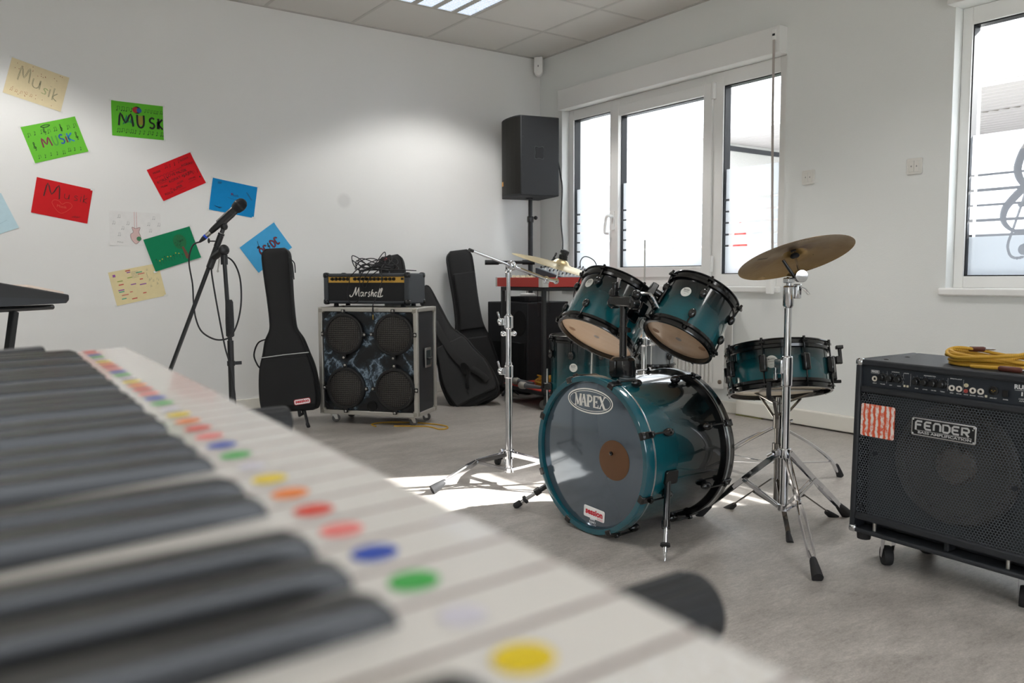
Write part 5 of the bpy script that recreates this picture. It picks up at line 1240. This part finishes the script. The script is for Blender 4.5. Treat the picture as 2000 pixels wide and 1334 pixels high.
MB().cbox((0, .045, .05), (.014, .06, .012), X=X).cbox((0, .078, .05), (.02, .014, .026), X=X).obj('strainer_lever', BLKG, sn, bevel=.003)
MB().cbox((0, -.05, .03), (.012, .012, .03), X=X).obj('strainer_screw', BLKG, sn, bevel=.003)
MB().box(-.15, -.02, -.006, .15, .02, -.003, X=Matrix.Rotation(R(96), 4, 'Z')).obj('snare_wires', STEEL, sn)
MB().bar((.0, -.16, -.004), (.0, -.176, .03), .02, .001, X=Matrix.Rotation(R(6), 4, 'Z')).obj('wire_strap', NYL, sn)
DST = mat('dark_chrome', '8d8a88', .16, 1)
ss = thing('snare_stand', 'low chrome snare stand with flat crossed legs under the snare drum', 'stand', place(2.53, 1.835))
MB().tube([(0, 0, .05), (0, 0, .40)], .0125, 14).obj('lower_tube', DST, ss)
MB().tube([(0, 0, .36), (.005, .005, .455)], .0095, 12).obj('upper_tube', DST, ss)
MB().lathe([(.0125, .255), (.02, .256), (.02, .285), (.0125, .286)], 16).cbox((.0, -.025, .27), (.02, .03, .016)).obj('leg_collar', DST, ss)
MB().lathe([(.012, .34), (.019, .342), (.019, .39), (.0095, .40)], 16).cbox((.02, -.02, .36), (.016, .028, .014)).obj('height_clamp', DST, ss)
for fx_, fy_ in ((2.500, 2.005), (2.70, 1.735), (2.365, 1.665)):
    p = V(fx_ - 2.53, fy_ - 1.835, .022); u_ = Vector((p.x, p.y, 0)).normalized(); hub = u_ * .018 + V(0, 0, .15)
    mid = hub.lerp(p, .5)
    MB().bar(hub, p, .017, .005, up=(0, 0, 1)).obj('leg', DST, ss, bevel=.001)
    MB().bar(mid, u_ * .016 + V(0, 0, .055), .013, .004).obj('leg_brace', DST, ss, bevel=.001)
    foot_tip(ss, p + (p - hub).normalized() * .045 - V(0, 0, .004), p - hub, .95)
for a, k in ((R(205), 1), (R(-28), 1), (R(88), 1)):
    u_ = V(math.cos(a), math.sin(a), 0); e_ = u_ * .19 + V(.038, .022, .475 - .0 * k)
    MB().bar(u_ * .015 + V(.005, .005, .43), u_ * .15 + V(.03, .02, .468), .014, .005).bar(u_ * .015 + V(0, 0, .375), u_ * .085 + V(.015, .01, .446), .012, .004).obj('basket_arm', DST, ss, bevel=.001)
    MB().tube(smooth([u_ * .14 + V(.028, .02, .464), u_ * .186 + V(.036, .022, .472), u_ * .203 + V(.038, .022, .49), u_ * .2025 + V(.038, .022, .53)], 4), .0085, 8).obj('basket_grip', RUB, ss)

# --- stands with double-braced tripods
def tripod(root, hub, low, feet, foot_z=.03, w=.02, knee=.46, knee_up=0.0):
    for p in feet:
        u_ = Vector((p[0], p[1], 0)).normalized(); a = u_ * .022 + V(0, 0, hub); q = V(p[0], p[1], foot_z); mid = a.lerp(q, knee) + V(0, 0, knee_up)
        n_ = Vector((-u_.y, u_.x, 0)) * (w / 2)
        L = MB()
        for s in (-1, 1): L.bar(a + n_ * s * .9, mid + n_ * s * .5, .003, .018, up=(0, 0, 1)).bar(mid + n_ * s * .5, mid.lerp(q, .25) + n_ * s * 1.0, .003, .017, up=(0, 0, 1)).bar(mid.lerp(q, .25) + n_ * s * 1.0, mid.lerp(q, .8) + n_ * s * .9, .003, .017, up=(0, 0, 1)).bar(mid.lerp(q, .8) + n_ * s * .9, q + n_ * s * .35, .003, .017, up=(0, 0, 1))
        L.obj('leg', CHR, root)
        b_ = MB()
        for s in (-1, 1): b_.bar(mid + n_ * s * .8, u_ * .02 + V(0, 0, low) + n_ * s * .7, .003, .011)
        b_.obj('leg_brace', CHR, root)
        foot_tip(root, q + (q - mid).normalized() * .045, q - mid, 1.3)

cs = thing('cymbal_stand', 'straight chrome cymbal stand with splayed legs in front of the snare drum', 'stand', place(2.392, 1.705))
MB().tube([(0, 0, .095), (0, 0, .565)], .0145, 20).obj('lower_tube', CHR, cs)
MB().tube([(0, 0, .55), (0, 0, .868)], .0125, 20).obj('middle_tube', CHR, cs)
MB().tube([(0, 0, .86), (.001, .0, .905)], .0085, 14).obj('upper_tube', CHR, cs)
m = MB().lathe([(.0145, .52), (.0195, .525), (.0205, .60), (.0195, .625), (.0125, .628)], 20).cbox((-.012, .018, .59), (.03, .03, .05)).cbox((-.02, .03, .565), (.016, .012, .045)); m.obj('height_clamp', CHR, cs, bevel=.003)
m = MB().lathe([(.0125, .79), (.0185, .80), (.0185, .865), (.0125, .868)], 20).cbox((.02, -.02, .848), (.022, .02, .05)); m.obj('height_clamp', CHR, cs, bevel=.003)
MB().tube(smooth([(.025, -.025, .862), (.04, -.035, .855), (.052, -.042, .838)], 4), .008, 8, flat=(.5, 1.2)).obj('wing_nut', CHR, cs)
MB().cbox((0, 0, .885), (.034, .024, .018)).obj('memory_lock', CHR, cs, bevel=.003)
m = MB().lathe([(.0145, .27), (.021, .272), (.021, .305), (.0145, .307)], 20).cbox((-.018, .022, .288), (.03, .02, .02)); m.obj('leg_collar', CHR, cs, bevel=.002)
MB().tube([(-.03, .03, .285), (-.045, .04, .275)], .008, 8, flat=(.5, 1.4)).obj('wing_nut', CHR, cs)
MB().lathe([(.0145, .085), (.021, .087), (.021, .108), (.0145, .11)], 20).obj('lower_collar', CHR, cs)
tripod(cs, .287, .097, [(2.122 - 2.392, 1.40 - 1.705), (2.335 - 2.392, 2.005 - 1.705), (2.735 - 2.392, 1.70 - 1.705)], .035)
# tilter
cen = V(2.377, 1.677, .977); cn = V(.053, .37, .927).normalized()     # cymbal centre, its upward normal
rel = cen - V(2.392, 1.705, 0)
tp = rel - cn * .075
m = MB(); m.tube([(.0, 0, .90), tp - cn * .012], .0105, 12); m.lathe([(1e-4, -.014), (.021, -.013), (.021, .013), (1e-4, .014)], 22, X=frame(tp - cn * .008, (.584, .811, 0))); m.obj('tilter', CHR, cs, bevel=.001)
MB().tube([tp, rel + cn * .035], .004, 10).obj('tilter_rod', CHR, cs)
MB().lathe([(.012, -.016), (.016, -.012), (.012, -.004), (.010, -.002)], 18, X=frame(rel, cn)).obj('felt', mat('felt_black', '17171a', .9), cs)
MB().tube([tp + V(-.012, .012, -.012), tp + V(-.045, .035, .045)], [.008, .0065], 8, flat=(.7, 1.1)).obj('tilter_lever', BLK, cs)
MB().lathe([(.009, .006), (.009, .014), (.005, .018)], 12, X=frame(rel, cn)).obj('felt_nut', mat('felt_black', '17171a', .9), cs)
def bronze(name, a, b, c, spot=0.0):
    t = NT(name); o = t.obj(); sp = t.n('SeparateXYZ', {0: o}); r_ = t.n('VectorMath', {0: o}, operation='LENGTH').outputs['Value']
    rings = t.n('TexWave', {'Vector': t.n('CombineXYZ', {0: r_}).outputs[0], 'Scale': 60.0, 'Distortion': 3.0, 'Detail': 2.0}).outputs[1]
    n1 = t.noise(9, o, 5, .65).outputs[0]; base = t.mix(n1, lin(a), lin(b))
    k = t.n('MapRange', {0: t.noise(7, o, 4, .6).outputs[0], 1: .52, 2: .72, 3: 0, 4: spot}).outputs[0]; k2 = t.math('MULTIPLY', k, t.n('MapRange', {0: r_, 1: .03, 2: .16, 3: 1.4, 4: .0}).outputs[0], clamp=True)
    base = t.mix(k2, base, lin(c))
    return t.done(t.bsdf({'Base Color': base, 'Metallic': .85, 'Roughness': t.n('MapRange', {0: n1, 1: .3, 2: .7, 3: .24, 4: .42}).outputs[0]}, rings, .12, .001))
def cymbal(root, r, m_):
    pr_ = [(.0065, .021), (.02, .0195), (.032, .012), (.038, .004), (.045, .0005), (r * .6, -.006), (r * .9, -.015), (r, -.020), (r, -.0212), (r * .9, -.0164), (r * .6, -.0074), (.045, -.001), (.037, .003), (.031, .0105), (.02, .018), (.0065, .0196)]
    MB().lathe(pr_, 72, closed=True).obj('plate', m_, root, ang=50)
cy = thing('crash_cymbal', 'tilted bronze crash cymbal seen from below on the straight chrome stand', 'cymbal', frame(cen, cn, (.811, -.584, 0)))
cymbal(cy, .192, bronze('bronze_dark', '94794a', '7b6038', '4a1a17', 1.0))
m = MB(); FXd = frame((-.125, -.04, -.0145), (.12, 0, -1), (.9, .4, 0)) 
for k in range(5): m.rect(-.02 + k * .009, -.006, -.014 + k * .009, .006, 0, 0, FXd); 
m.obj('maker_stamp', mat('stamp_dark', '3a3026', .6), cy)

# --- boom cymbal stand on the left
B0 = V(2.045, 2.865, 0)
bs_ = thing('boom_cymbal_stand', 'chrome boom cymbal stand standing left of the bass drum with a long slanted arm', 'stand', place(B0.x, B0.y))
MB().tube([(0, 0, .05), (0, 0, .53)], .0155, 20).obj('lower_tube', CHR, bs_)
MB().tube([(0, 0, .50), (0, 0, .74)], .0125, 20).obj('middle_tube', CHR, bs_)
MB().tube([(0, 0, .72), (0, 0, .935)], .0085, 16).obj('upper_tube', CHR, bs_)
for z in (.50, .715):
    MB().lathe([(.0155, z - .04), (.020, z - .035), (.020, z + .015), (.013, z + .02)], 20).cbox((-.022, .016, z - .008), (.026, .02, .03)).ball((-.03, .02, z - .006), .014, 10).tube([(-.03, .022, z), (-.038, .028, z + .035)], .005, 8, flat=(.6, 1.3)).obj('height_clamp', CHR, bs_, bevel=.002)
MB().cbox((0, 0, .655), (.05, .018, .018), X=Matrix.Rotation(R(-36), 4, 'Z')).ball((-.02, .014, .655), .012, 10).ball((.02, -.014, .655), .012, 10).obj('memory_lock', CHR, bs_, bevel=.002)
MB().lathe([(.0155, .105), (.023, .107), (.023, .145), (.0155, .147)], 20).obj('leg_collar', CHR, bs_)
MB().lathe([(.0155, .045), (.022, .047), (.022, .065), (.0155, .067)], 20).obj('lower_collar', CHR, bs_)
tripod(bs_, .128, .06, [(1.715 - B0.x, 2.895 - B0.y), (2.185 - B0.x, 3.145 - B0.y), (2.19 - B0.x, 2.54 - B0.y)], .034, .03, .45, .026)
jt = V(0, 0, .965)
bl, br = atp(917, 488, 3.36) - B0, atp(1067, 545, 3.72) - B0
jt = bl.lerp(br, .52)
m = MB(); m.ball(jt, .021, 16, sc=(1, 1, 1.05)); m.tube([(0, 0, .92), jt], .0115, 12); m.lathe([(1e-4, -.02), (.016, -.019), (.016, .019), (1e-4, .02)], 18, X=frame(jt, (br - bl))); m.obj('boom_clamp', CHR, bs_)
MB().ball((0, 0, .925), .012, 10, sc=(1.6, .8, .9)).obj('boom_wing', CHR, bs_)
MB().tube([bl, bl.lerp(br, .3), br], .0055, 12).obj('boom_arm', CHR, bs_)
MB().tube([jt.lerp(br, .1), br], .0075, 12).obj('boom_sleeve', CHR, bs_)
MB().tube([bl - (br - bl).normalized() * .002, bl + (br - bl).normalized() * .02], .007, 10).obj('boom_tip', BLK, bs_)
cn2 = (V(0, 0, .952) + V(.811, -.584, 0) * .29 + V(-.584, -.811, 0) * .065).normalized()
cc = atp(1096, 515, 3.80)
rc = cc - B0; lowp = rc - cn2 * .085
m = MB(); m.tube([br, lowp], .009, 10); m.ball(br, .014, 12); m.ball(lowp, .015, 12); m.cbox(br + V(0, 0, -.010), (.022, .018, .02)); m.obj('tilter', CHR, bs_, bevel=.002)
MB().tube([lowp, rc + cn2 * .055], .004, 8).obj('tilter_rod', CHR, bs_)
MB().lathe([(.010, .019), (.019, .021), (.021, .038), (.016, .042)], 20, X=frame(rc, cn2)).obj('felt', mat('felt_black', '17171a', .9), bs_)
MB().lathe([(.014, .042), (.014, .048), (.021, .05), (.021, .062), (.012, .066), (1e-4, .067)], 20, X=frame(rc, cn2)).obj('wing_nut', BLK, bs_)
c2 = thing('ride_cymbal', 'pale golden cymbal seen edge-on on the boom stand left of the rack toms', 'cymbal', frame(cc, cn2, (.811, -.584, 0)))
cymbal(c2, .235, bronze('bronze_bright', 'efe0b8', 'dcc898', 'b08a50', .3))

# --- hi-hat stand, throne behind the drums
hh = thing('hi_hat_stand', 'chrome hi-hat stand without cymbals, its thin rod rising behind the rack toms', 'stand', place(2.575, 2.575))
MB().tube([(0, 0, .05), (0, 0, .62)], .0125, 16).obj('lower_tube', CHR, hh)
MB().tube([(0, 0, .60), (0, 0, .80)], .0095, 14).obj('upper_tube', CHR, hh)
MB().tube([(0, 0, .78), (.002, .002, 1.06)], .0035, 8).obj('pull_rod', STEEL, hh)
MB().lathe([(.0125, .59), (.018, .595), (.018, .63), (.0095, .635)], 16).cbox((.025, -.02, .61), (.03, .024, .03)).obj('height_clamp', CHR, hh, bevel=.003)
MB().lathe([(.016, .80), (.02, .803), (.02, .845), (.008, .85)], 16).obj('cymbal_seat', CHR, hh)
for k in range(3):
    a = R(100 + 120 * k); c, s = math.cos(a), math.sin(a)
    MB().bar((.02 * c, .02 * s, .32), (.24 * c, .24 * s, .03), .014, .005).obj('leg', CHR, hh); foot_tip(hh, (.265 * c, .265 * s, .012), (c, s, -.9), .9)
MB().box(-.05, -.16, .012, .05, .12, .03).obj('pedal', BLKG, hh, bevel=.004)
# small extra drum with sticks, seen between the toms
sd = thing('small_drum', 'small grey drum with black lugs glimpsed between the two rack toms', 'drum', place(3.33, 3.27, .40))
drum(sd, .125, .15, 5, dark='5c5f61', teal='7e8284', z_split=(0, 1)); add_lugs(sd, .125, .15, 5, .06, 1.2, R(-90), True, False)
MB().tube([(0, 0, -.39), (0, 0, .02)], .011, 10).obj('pole', CHR, sd)
for k in range(3):
    a = R(30 + 120 * k); MB().tube([(0, 0, -.26), (.2 * math.cos(a), .2 * math.sin(a), -.39)], .008, 8).obj('leg', CHR, sd)
WD = mat('hickory', 'd9a463', .5, vary=.12, vscale=40)
s0 = atp(1243, 657, 4.48); s1_ = atp(1297, 672, 4.66)
sk = thing('drumstick', 'pale wooden drumstick lying on the small drum between the rack toms', 'drumstick', frame(s0, V(s1_.x - s0.x, s1_.y - s0.y, .0), (0, 0, 1)))
MB().lathe([(1e-4, 0), (.008, .001), (.0105, .008), (.0125, .10), (.0125, .28), (.010, .34), (.006, .37), (1e-4, .38)], 16).obj('shaft', WD, sk)
dt = thing('drum_throne', 'chrome tripod of a low drum throne behind the snare drum', 'stool', place(2.98, 2.16))
MB().lathe([(1e-4, .42), (.135, .42), (.145, .435), (.145, .47), (.13, .49), (1e-4, .493)], 36).obj('seat', mat('vinyl_black', '19191b', .45), dt)
MB().tube([(0, 0, .08), (0, 0, .30)], .0155, 16).obj('lower_tube', DST, dt)
MB().tube([(0, 0, .28), (0, 0, .42)], .0125, 16).obj('upper_tube', DST, dt)
MB().lathe([(.0155, .24), (.022, .243), (.022, .29), (.0125, .292)], 18).tube([(.025, -.02, .27), (.05, -.035, .275)], .006, 8).obj('height_clamp', CHR, dt)
for p in (V(.300, -.095, .025), V(-.115, .245, .025), V(.03, .33, .025)):
    u_ = Vector((p.x, p.y, 0)).normalized(); n_ = Vector((-u_.y, u_.x, 0)) * .008
    m = MB()
    for s in (-1, 1): m.tube(smooth([u_ * .025 + V(0, 0, .24) + n_ * s, p * .55 + V(0, 0, .145) + n_ * s, p * .88 + V(0, 0, .06) + n_ * s, p + n_ * s * .6], 5), .0055, 8)
    m.obj('leg', CHR, dt); MB().bar(u_ * .018 + V(0, 0, .085), p * .9 + V(0, 0, .05), .012, .004).obj('leg_brace', CHR, dt)
    foot_tip(dt, p + V(u_.x * .02, u_.y * .02, -.023), V(u_.x * .45, u_.y * .45, -1), 1.1)

# ------------------------------------------------------------------ bass amplifier at the right
FAX = place(2.33, 1.421, .10, -1.577) @ Matrix.Rotation(.016, 4, 'Y')
fa = thing('bass_amplifier', 'large black bass combo amplifier on castors at the right edge, yellow cable on top', 'amplifier', FAX)
w_, d_, h_ = .60, .33, .545
TX = mat('tolex_blue_black', '25282d', .55, bump=.6, bscale=650, dist=.002)
m = MB()
m.box(0, 0, 0, .018, d_, h_).box(w_ - .018, 0, 0, w_, d_, h_).box(.018, 0, 0, w_ - .018, d_, .014).box(.018, 0, h_ - .020, w_ - .018, d_, h_).box(.018, d_ - .018, .014, w_ - .018, d_, h_ - .02)
m.box(.018, .0, .443, w_ - .018, .03, .463).box(.018, .0, .042, w_ - .018, .03, .065).box(.018, .06, .014, w_ - .018, .07, .443).box(.29, .01, .014, .305, .06, .042)
m.obj('cabinet', TX, fa, bevel=.005)
MB().box(.018, .012, .463, w_ - .018, .02, h_ - .02).obj('control_panel', mat('amp_panel', '2a3038', .4, .3), fa)
GH = grille_mat('hex_grille', '5b6168', .0085, .39, True, .45, .4)
m = MB(); m.add([(.02, .006, .065), (w_ - .02, .006, .065), (w_ - .02, .006, .443), (.02, .006, .443)], [(0, 1, 2, 3)]); m.obj('grille', GH, fa)
X = frame((.293, .05, .262), (0, -1, 0))
MB().lathe([(.176, .0), (.176, .008), (.168, .016), (.152, .014), (.146, .004), (.11, -.0), (.062, -.004)], 56, X=X).obj('speaker', mat('speaker_frame', '3a3735', .6), fa)
MB().lathe([(.062, -.004), (.05, .012), (.025, .02), (1e-4, .022)], 32, X=X).obj('dust_cap', mat('dust_cap', '57504b', .6), fa)
MB().lathe([(.055, 0), (.055, .006), (.045, .01), (.02, .0), (1e-4, .008)], 28, X=frame((.515, .05, .375), (0, -1, 0))).obj('horn', mat('horn_black', '101113', .5), fa)
for x, z in ((.035, .43), (.074, .259), (.035, .085), (.47, .24), (.56, .43), (.56, .085)): MB().lathe([(.008, 0), (.0075, .003), (.003, .0035), (1e-4, .0025)], 14, X=frame((x, .006, z), (0, -1, 0))).obj('grille_screw', mat('screw_dark', '3c4046', .3, .8), fa)
t = NT('orange_label'); o = t.obj(); wv = t.n('TexWave', {'Vector': o, 'Scale': 19.0, 'Distortion': 3.0, 'Detail': 4.0, 'Detail Scale': 3.0}, bands_direction='X').outputs[1]; nn = t.noise(60, o, 5, .7).outputs[0]
kk = t.math('MULTIPLY', t.n('MapRange', {0: wv, 1: .3, 2: .6}).outputs[0], t.n('MapRange', {0: nn, 1: .35, 2: .5}).outputs[0])
m = MB(); p = rrect(.022, .309, .131, .409, .006); m.add([(a, .0045, b) for a, b in p], [tuple(range(len(p)))]); m.obj('orange_sticker', t.done(t.bsdf({'Base Color': t.mix(kk, lin('e2603c'), lin('efe3dd')), 'Roughness': .4})), fa, label='worn orange and white sticker')
# maker's badge
PX = Matrix(((1, 0, 0, 0), (0, 0, -1, 0), (0, 1, 0, 0), (0, 0, 0, 1)))
def onp(y): return Matrix.Translation((0, y, 0)) @ PX
bg_ = MB(); bg_.prism(rrect(.183, .338, .366, .391, .006), .0, .004, X=onp(.006)); bg_ = bg_.obj('maker_badge', mat('badge_silver', 'c6c8ca', .25, .9), fa, bevel=.001, label='silver plate reading FENDER BASS AMPLIFICATION')
m = MB(); m.rect(.187, .342, .362, .387, 0, 0, onp(.0018), r=.004); m.obj('badge_field', mat('badge_field', '17191d', .35), bg_)
m = MB(); XB = onp(.0012); SIL = mat('letter_silver', 'd2d3d4', .3, .5)
LET = {'F': [[(0, -.25), (0, .8), (.2, 1), (1, 1)], [(0, .52), (.85, .52)]], 'E': [[(1, 0), (.2, 0), (0, .2), (0, .8), (.2, 1), (1, 1)], [(0, .52), (.85, .52)]], 'N': [[(0, 0), (0, .75), (.2, 1), (.8, 1), (1, .75), (1, 0)]],
       'D': [[(0, 0), (0, 1), (.75, 1), (1, .75), (1, .25), (.75, 0), (0, 0)]], 'R': [[(0, 0), (0, 1), (.8, 1), (1, .82), (1, .6), (.8, .45), (0, .45)], [(.45, .45), (1, -.1)]]}
for i, ch in enumerate('FENDER'):
    for s in LET[ch]: m.ribbon([(.197 + i * .0262 + a * .0185, .360 + b * .021) for a, b in s], .0058, 0, XB)
m.ribbon([(.20, .3545), (.355, .3545)], .0012, 0, XB); m.text('BASS AMPLIFICATION', .010, XB @ Matrix.Translation((.279, .3485, 0)), 0, width=.15, bold=.0003)
m.disc(.002, 10, 0, XB @ Matrix.Translation((.357, .379, 0)))
for x, y in ((.189, .385), (.36, .385), (.189, .344), (.36, .344)): m.disc(.0025, 10, 0, XB @ Matrix.Translation((x, y, 0)))
m.obj('badge_lettering', SIL, bg_)
# control panel details
cp = [c for c in fa.children if c.name.startswith('control_panel')][0]
for x in (.083, .109, .135, .188, .213, .238, .263): MB().lathe([(.0125, 0), (.012, .003), (.0095, .005), (.0088, .016), (.007, .018), (1e-4, .018)], 20, X=frame((x, .012, .495), (0, -1, 0))).obj('knob', mat('knob_black', '17181a', .3), fa)
for x in (.058, .289, .309, .346, .367): MB().lathe([(.0085, 0), (.0085, .003), (.0045, .0035), (.004, .001), (1e-4, .0008)], 20, [0, 0, 0, 1, 1], X=frame((x, .012, .488), (0, -1, 0))).obj('jack', [mat('jack_ivory', 'e0d9cf', .35), mat('jack_hole', '0a0a0a', .6)], fa)
for z, c in ((.5005, 'd9cfae'), (.4845, 'b04a44')): MB().lathe([(.0055, 0), (.0055, .004), (.003, .0045), (.0025, .001), (1e-4, .001)], 16, X=frame((.328, .012, z), (0, -1, 0))).obj('phono_socket', mat('phono_' + c, c, .4), fa)
MB().lathe([(.0125, 0), (.0125, .004), (.010, .005), (.0095, .001), (1e-4, .001)], 24, X=frame((.40, .012, .495), (0, -1, 0))).obj('xlr_socket', mat('xlr_black', '0b0b0c', .4), fa)
for k in range(3): MB().lathe([(.0014, .001), (.0014, .004)], 8, X=frame((.40 + .004 * (k - 1), .012, .495 - .003 * (k == 1)), (0, -1, 0))).obj('pin', mat('pin_gold', 'd0b060', .3, .9), fa) if k < 3 else 0
MB().box(.424, .006, .482, .438, .012, .500).obj('power_switch', mat('xlr_black', '0b0b0c', .4), fa, bevel=.001)
for x in (.150, .159, .379): MB().box(x, .009, .474, x + .005, .012, .480).obj('push_button', mat('button_ivory', 'e3dcc4', .4), fa)
m = MB(); XP = onp(.0114)
m.rect(.045, .504, .071, .514, 0, 0, XP, r=.001); m.rect(.0458, .5048, .0702, .5132, .0002, 1, XP)
m.text('FENDER', .0075, XP @ Matrix.Translation((.058, .509, .0004)), 0, width=.022, bold=.0003)
for tx, x, z, wd in (('INPUT', .058, .474, .012), ('VOLUME', .083, .474, .016), ('OVERDRIVE', .122, .5145, .024), ('GAIN', .109, .474, .008), ('BLEND', .135, .474, .011), ('SHAPE', .156, .5145, .014), ('EQUALIZATION', .225, .5145, .034), ('BASS', .188, .474, .01), ('LOW MID', .213, .474, .014), ('HIGH MID', .238, .474, .015), ('TREBLE', .263, .474, .013),
                     ('EFFECTS LOOP', .299, .5145, .032), ('SEND', .289, .474, .01), ('RETURN', .309, .474, .014), ('AUX IN', .328, .474, .012), ('HEAD PHONE', .346, .474, .015), ('FOOT SWITCH', .367, .474, .015), ('LINE OUT', .40, .474, .018), ('POWER', .431, .474, .013)):
    m.text(tx, .004, XP @ Matrix.Translation((x, z, 0)), 0, width=wd, bold=.0001)
m.text('RUMBLE', .016, XP @ Matrix.Translation((.482, .512, 0)), 0, width=.062, bold=.0007); m.text('150', .014, XP @ Matrix.Translation((.482, .494, 0)), 0, width=.026, bold=.0006); m.text('150W BASS\nAMPLIFIER', .0055, XP @ Matrix.Translation((.484, .478, 0)), 0, width=.04)
m.ribbon([(.452, .5035), (.512, .5035)], .0008, 0, XP)
for x in (.096, .147, .169, .277, .320): m.ribbon([(x, .478), (x, .515)], .0005, 0, XP)
for x in (.083, .109, .135, .188, .213, .238, .263):
    for a in range(7): m.ribbon([(x + .0145 * math.cos(R(-30 + a * 40)), .495 + .0145 * math.sin(R(-30 + a * 40))), (x + .0165 * math.cos(R(-30 + a * 40)), .495 + .0165 * math.sin(R(-30 + a * 40)))], .0005, 0, XP)
m.obj('panel_print', [PRINT, mat('amp_panel', '2a3038', .4, .3)], cp)
each('corner_guard', [((x, .010, z), (.025, .025, .025)) for x in (.010, w_ - .010) for z in (.010, h_ - .010)], mat('corner_chrome', 'c9cacc', .18, 1), fa, .009, kind='cbox')
for x in (.035, w_ - .035): MB().lathe([(.02, -.022), (.022, 0)], 16, X=Matrix.Translation((x, .03, 0))).obj('foot', RUB, fa)
for x, y, a in ((.10, .06, 2.4), (.49, .06, 1.9), (.10, .27, .6), (.49, .27, .6)): caster(fa, x, y, .10, .031, .026, a, CHR, RUB, dz=-.10)
for x in (.075, .46): MB().lathe([(.006, .014), (.006, .042)], 10, X=Matrix.Translation((x, .02, 0))).obj('standoff', STEEL, fa)
for x, y in ((.07, .05), (.07, .17), (.5, .05)): MB().ball((x, y, h_), .006, 8, sc=(1.3, 1.3, .6)).obj('top_screw', BLK, fa)
yc2 = coil('yellow_cable', 'coil of yellow braided cable with brown plugs lying on the bass amplifier', FAX @ Matrix.Translation((.34, .13, h_)) @ Matrix.Rotation(R(4), 4, 'Z'), 10, .115, .065, .012, .0048, CYM, .034, 11, [(.10, -.05, .012), (.05, -.085, .008), (-.02, -.09, .007), (.05, -.094, .009)])
MB().lathe([(.005, 0), (.0078, .004), (.0078, .055), (.0055, .06)], 16, X=frame((.05, -.094, .0085), (1, -.06, .0))).obj('plug_sleeve', mat('plug_brown', '5e2f25', .5), yc2)
MB().lathe([(.003, 0), (.003, .022), (.0024, .024), (.0026, .028), (1e-4, .032)], 12, X=frame((.11, -.0976, .0085), (1, -.06, 0))).obj('plug', CHR, yc2)
MB().lathe([(.005, 0), (.0078, .004), (.0078, .04), (.0055, .045)], 16, X=frame((-.085, .05, .042), (1, .1, .05))).obj('plug_sleeve', mat('plug_brown', '5e2f25', .5), yc2)
MB().lathe([(.003, 0), (.003, .02), (1e-4, .028)], 12, X=frame((-.04, .0545, .0443), (1, .1, .05))).obj('plug', CHR, yc2)
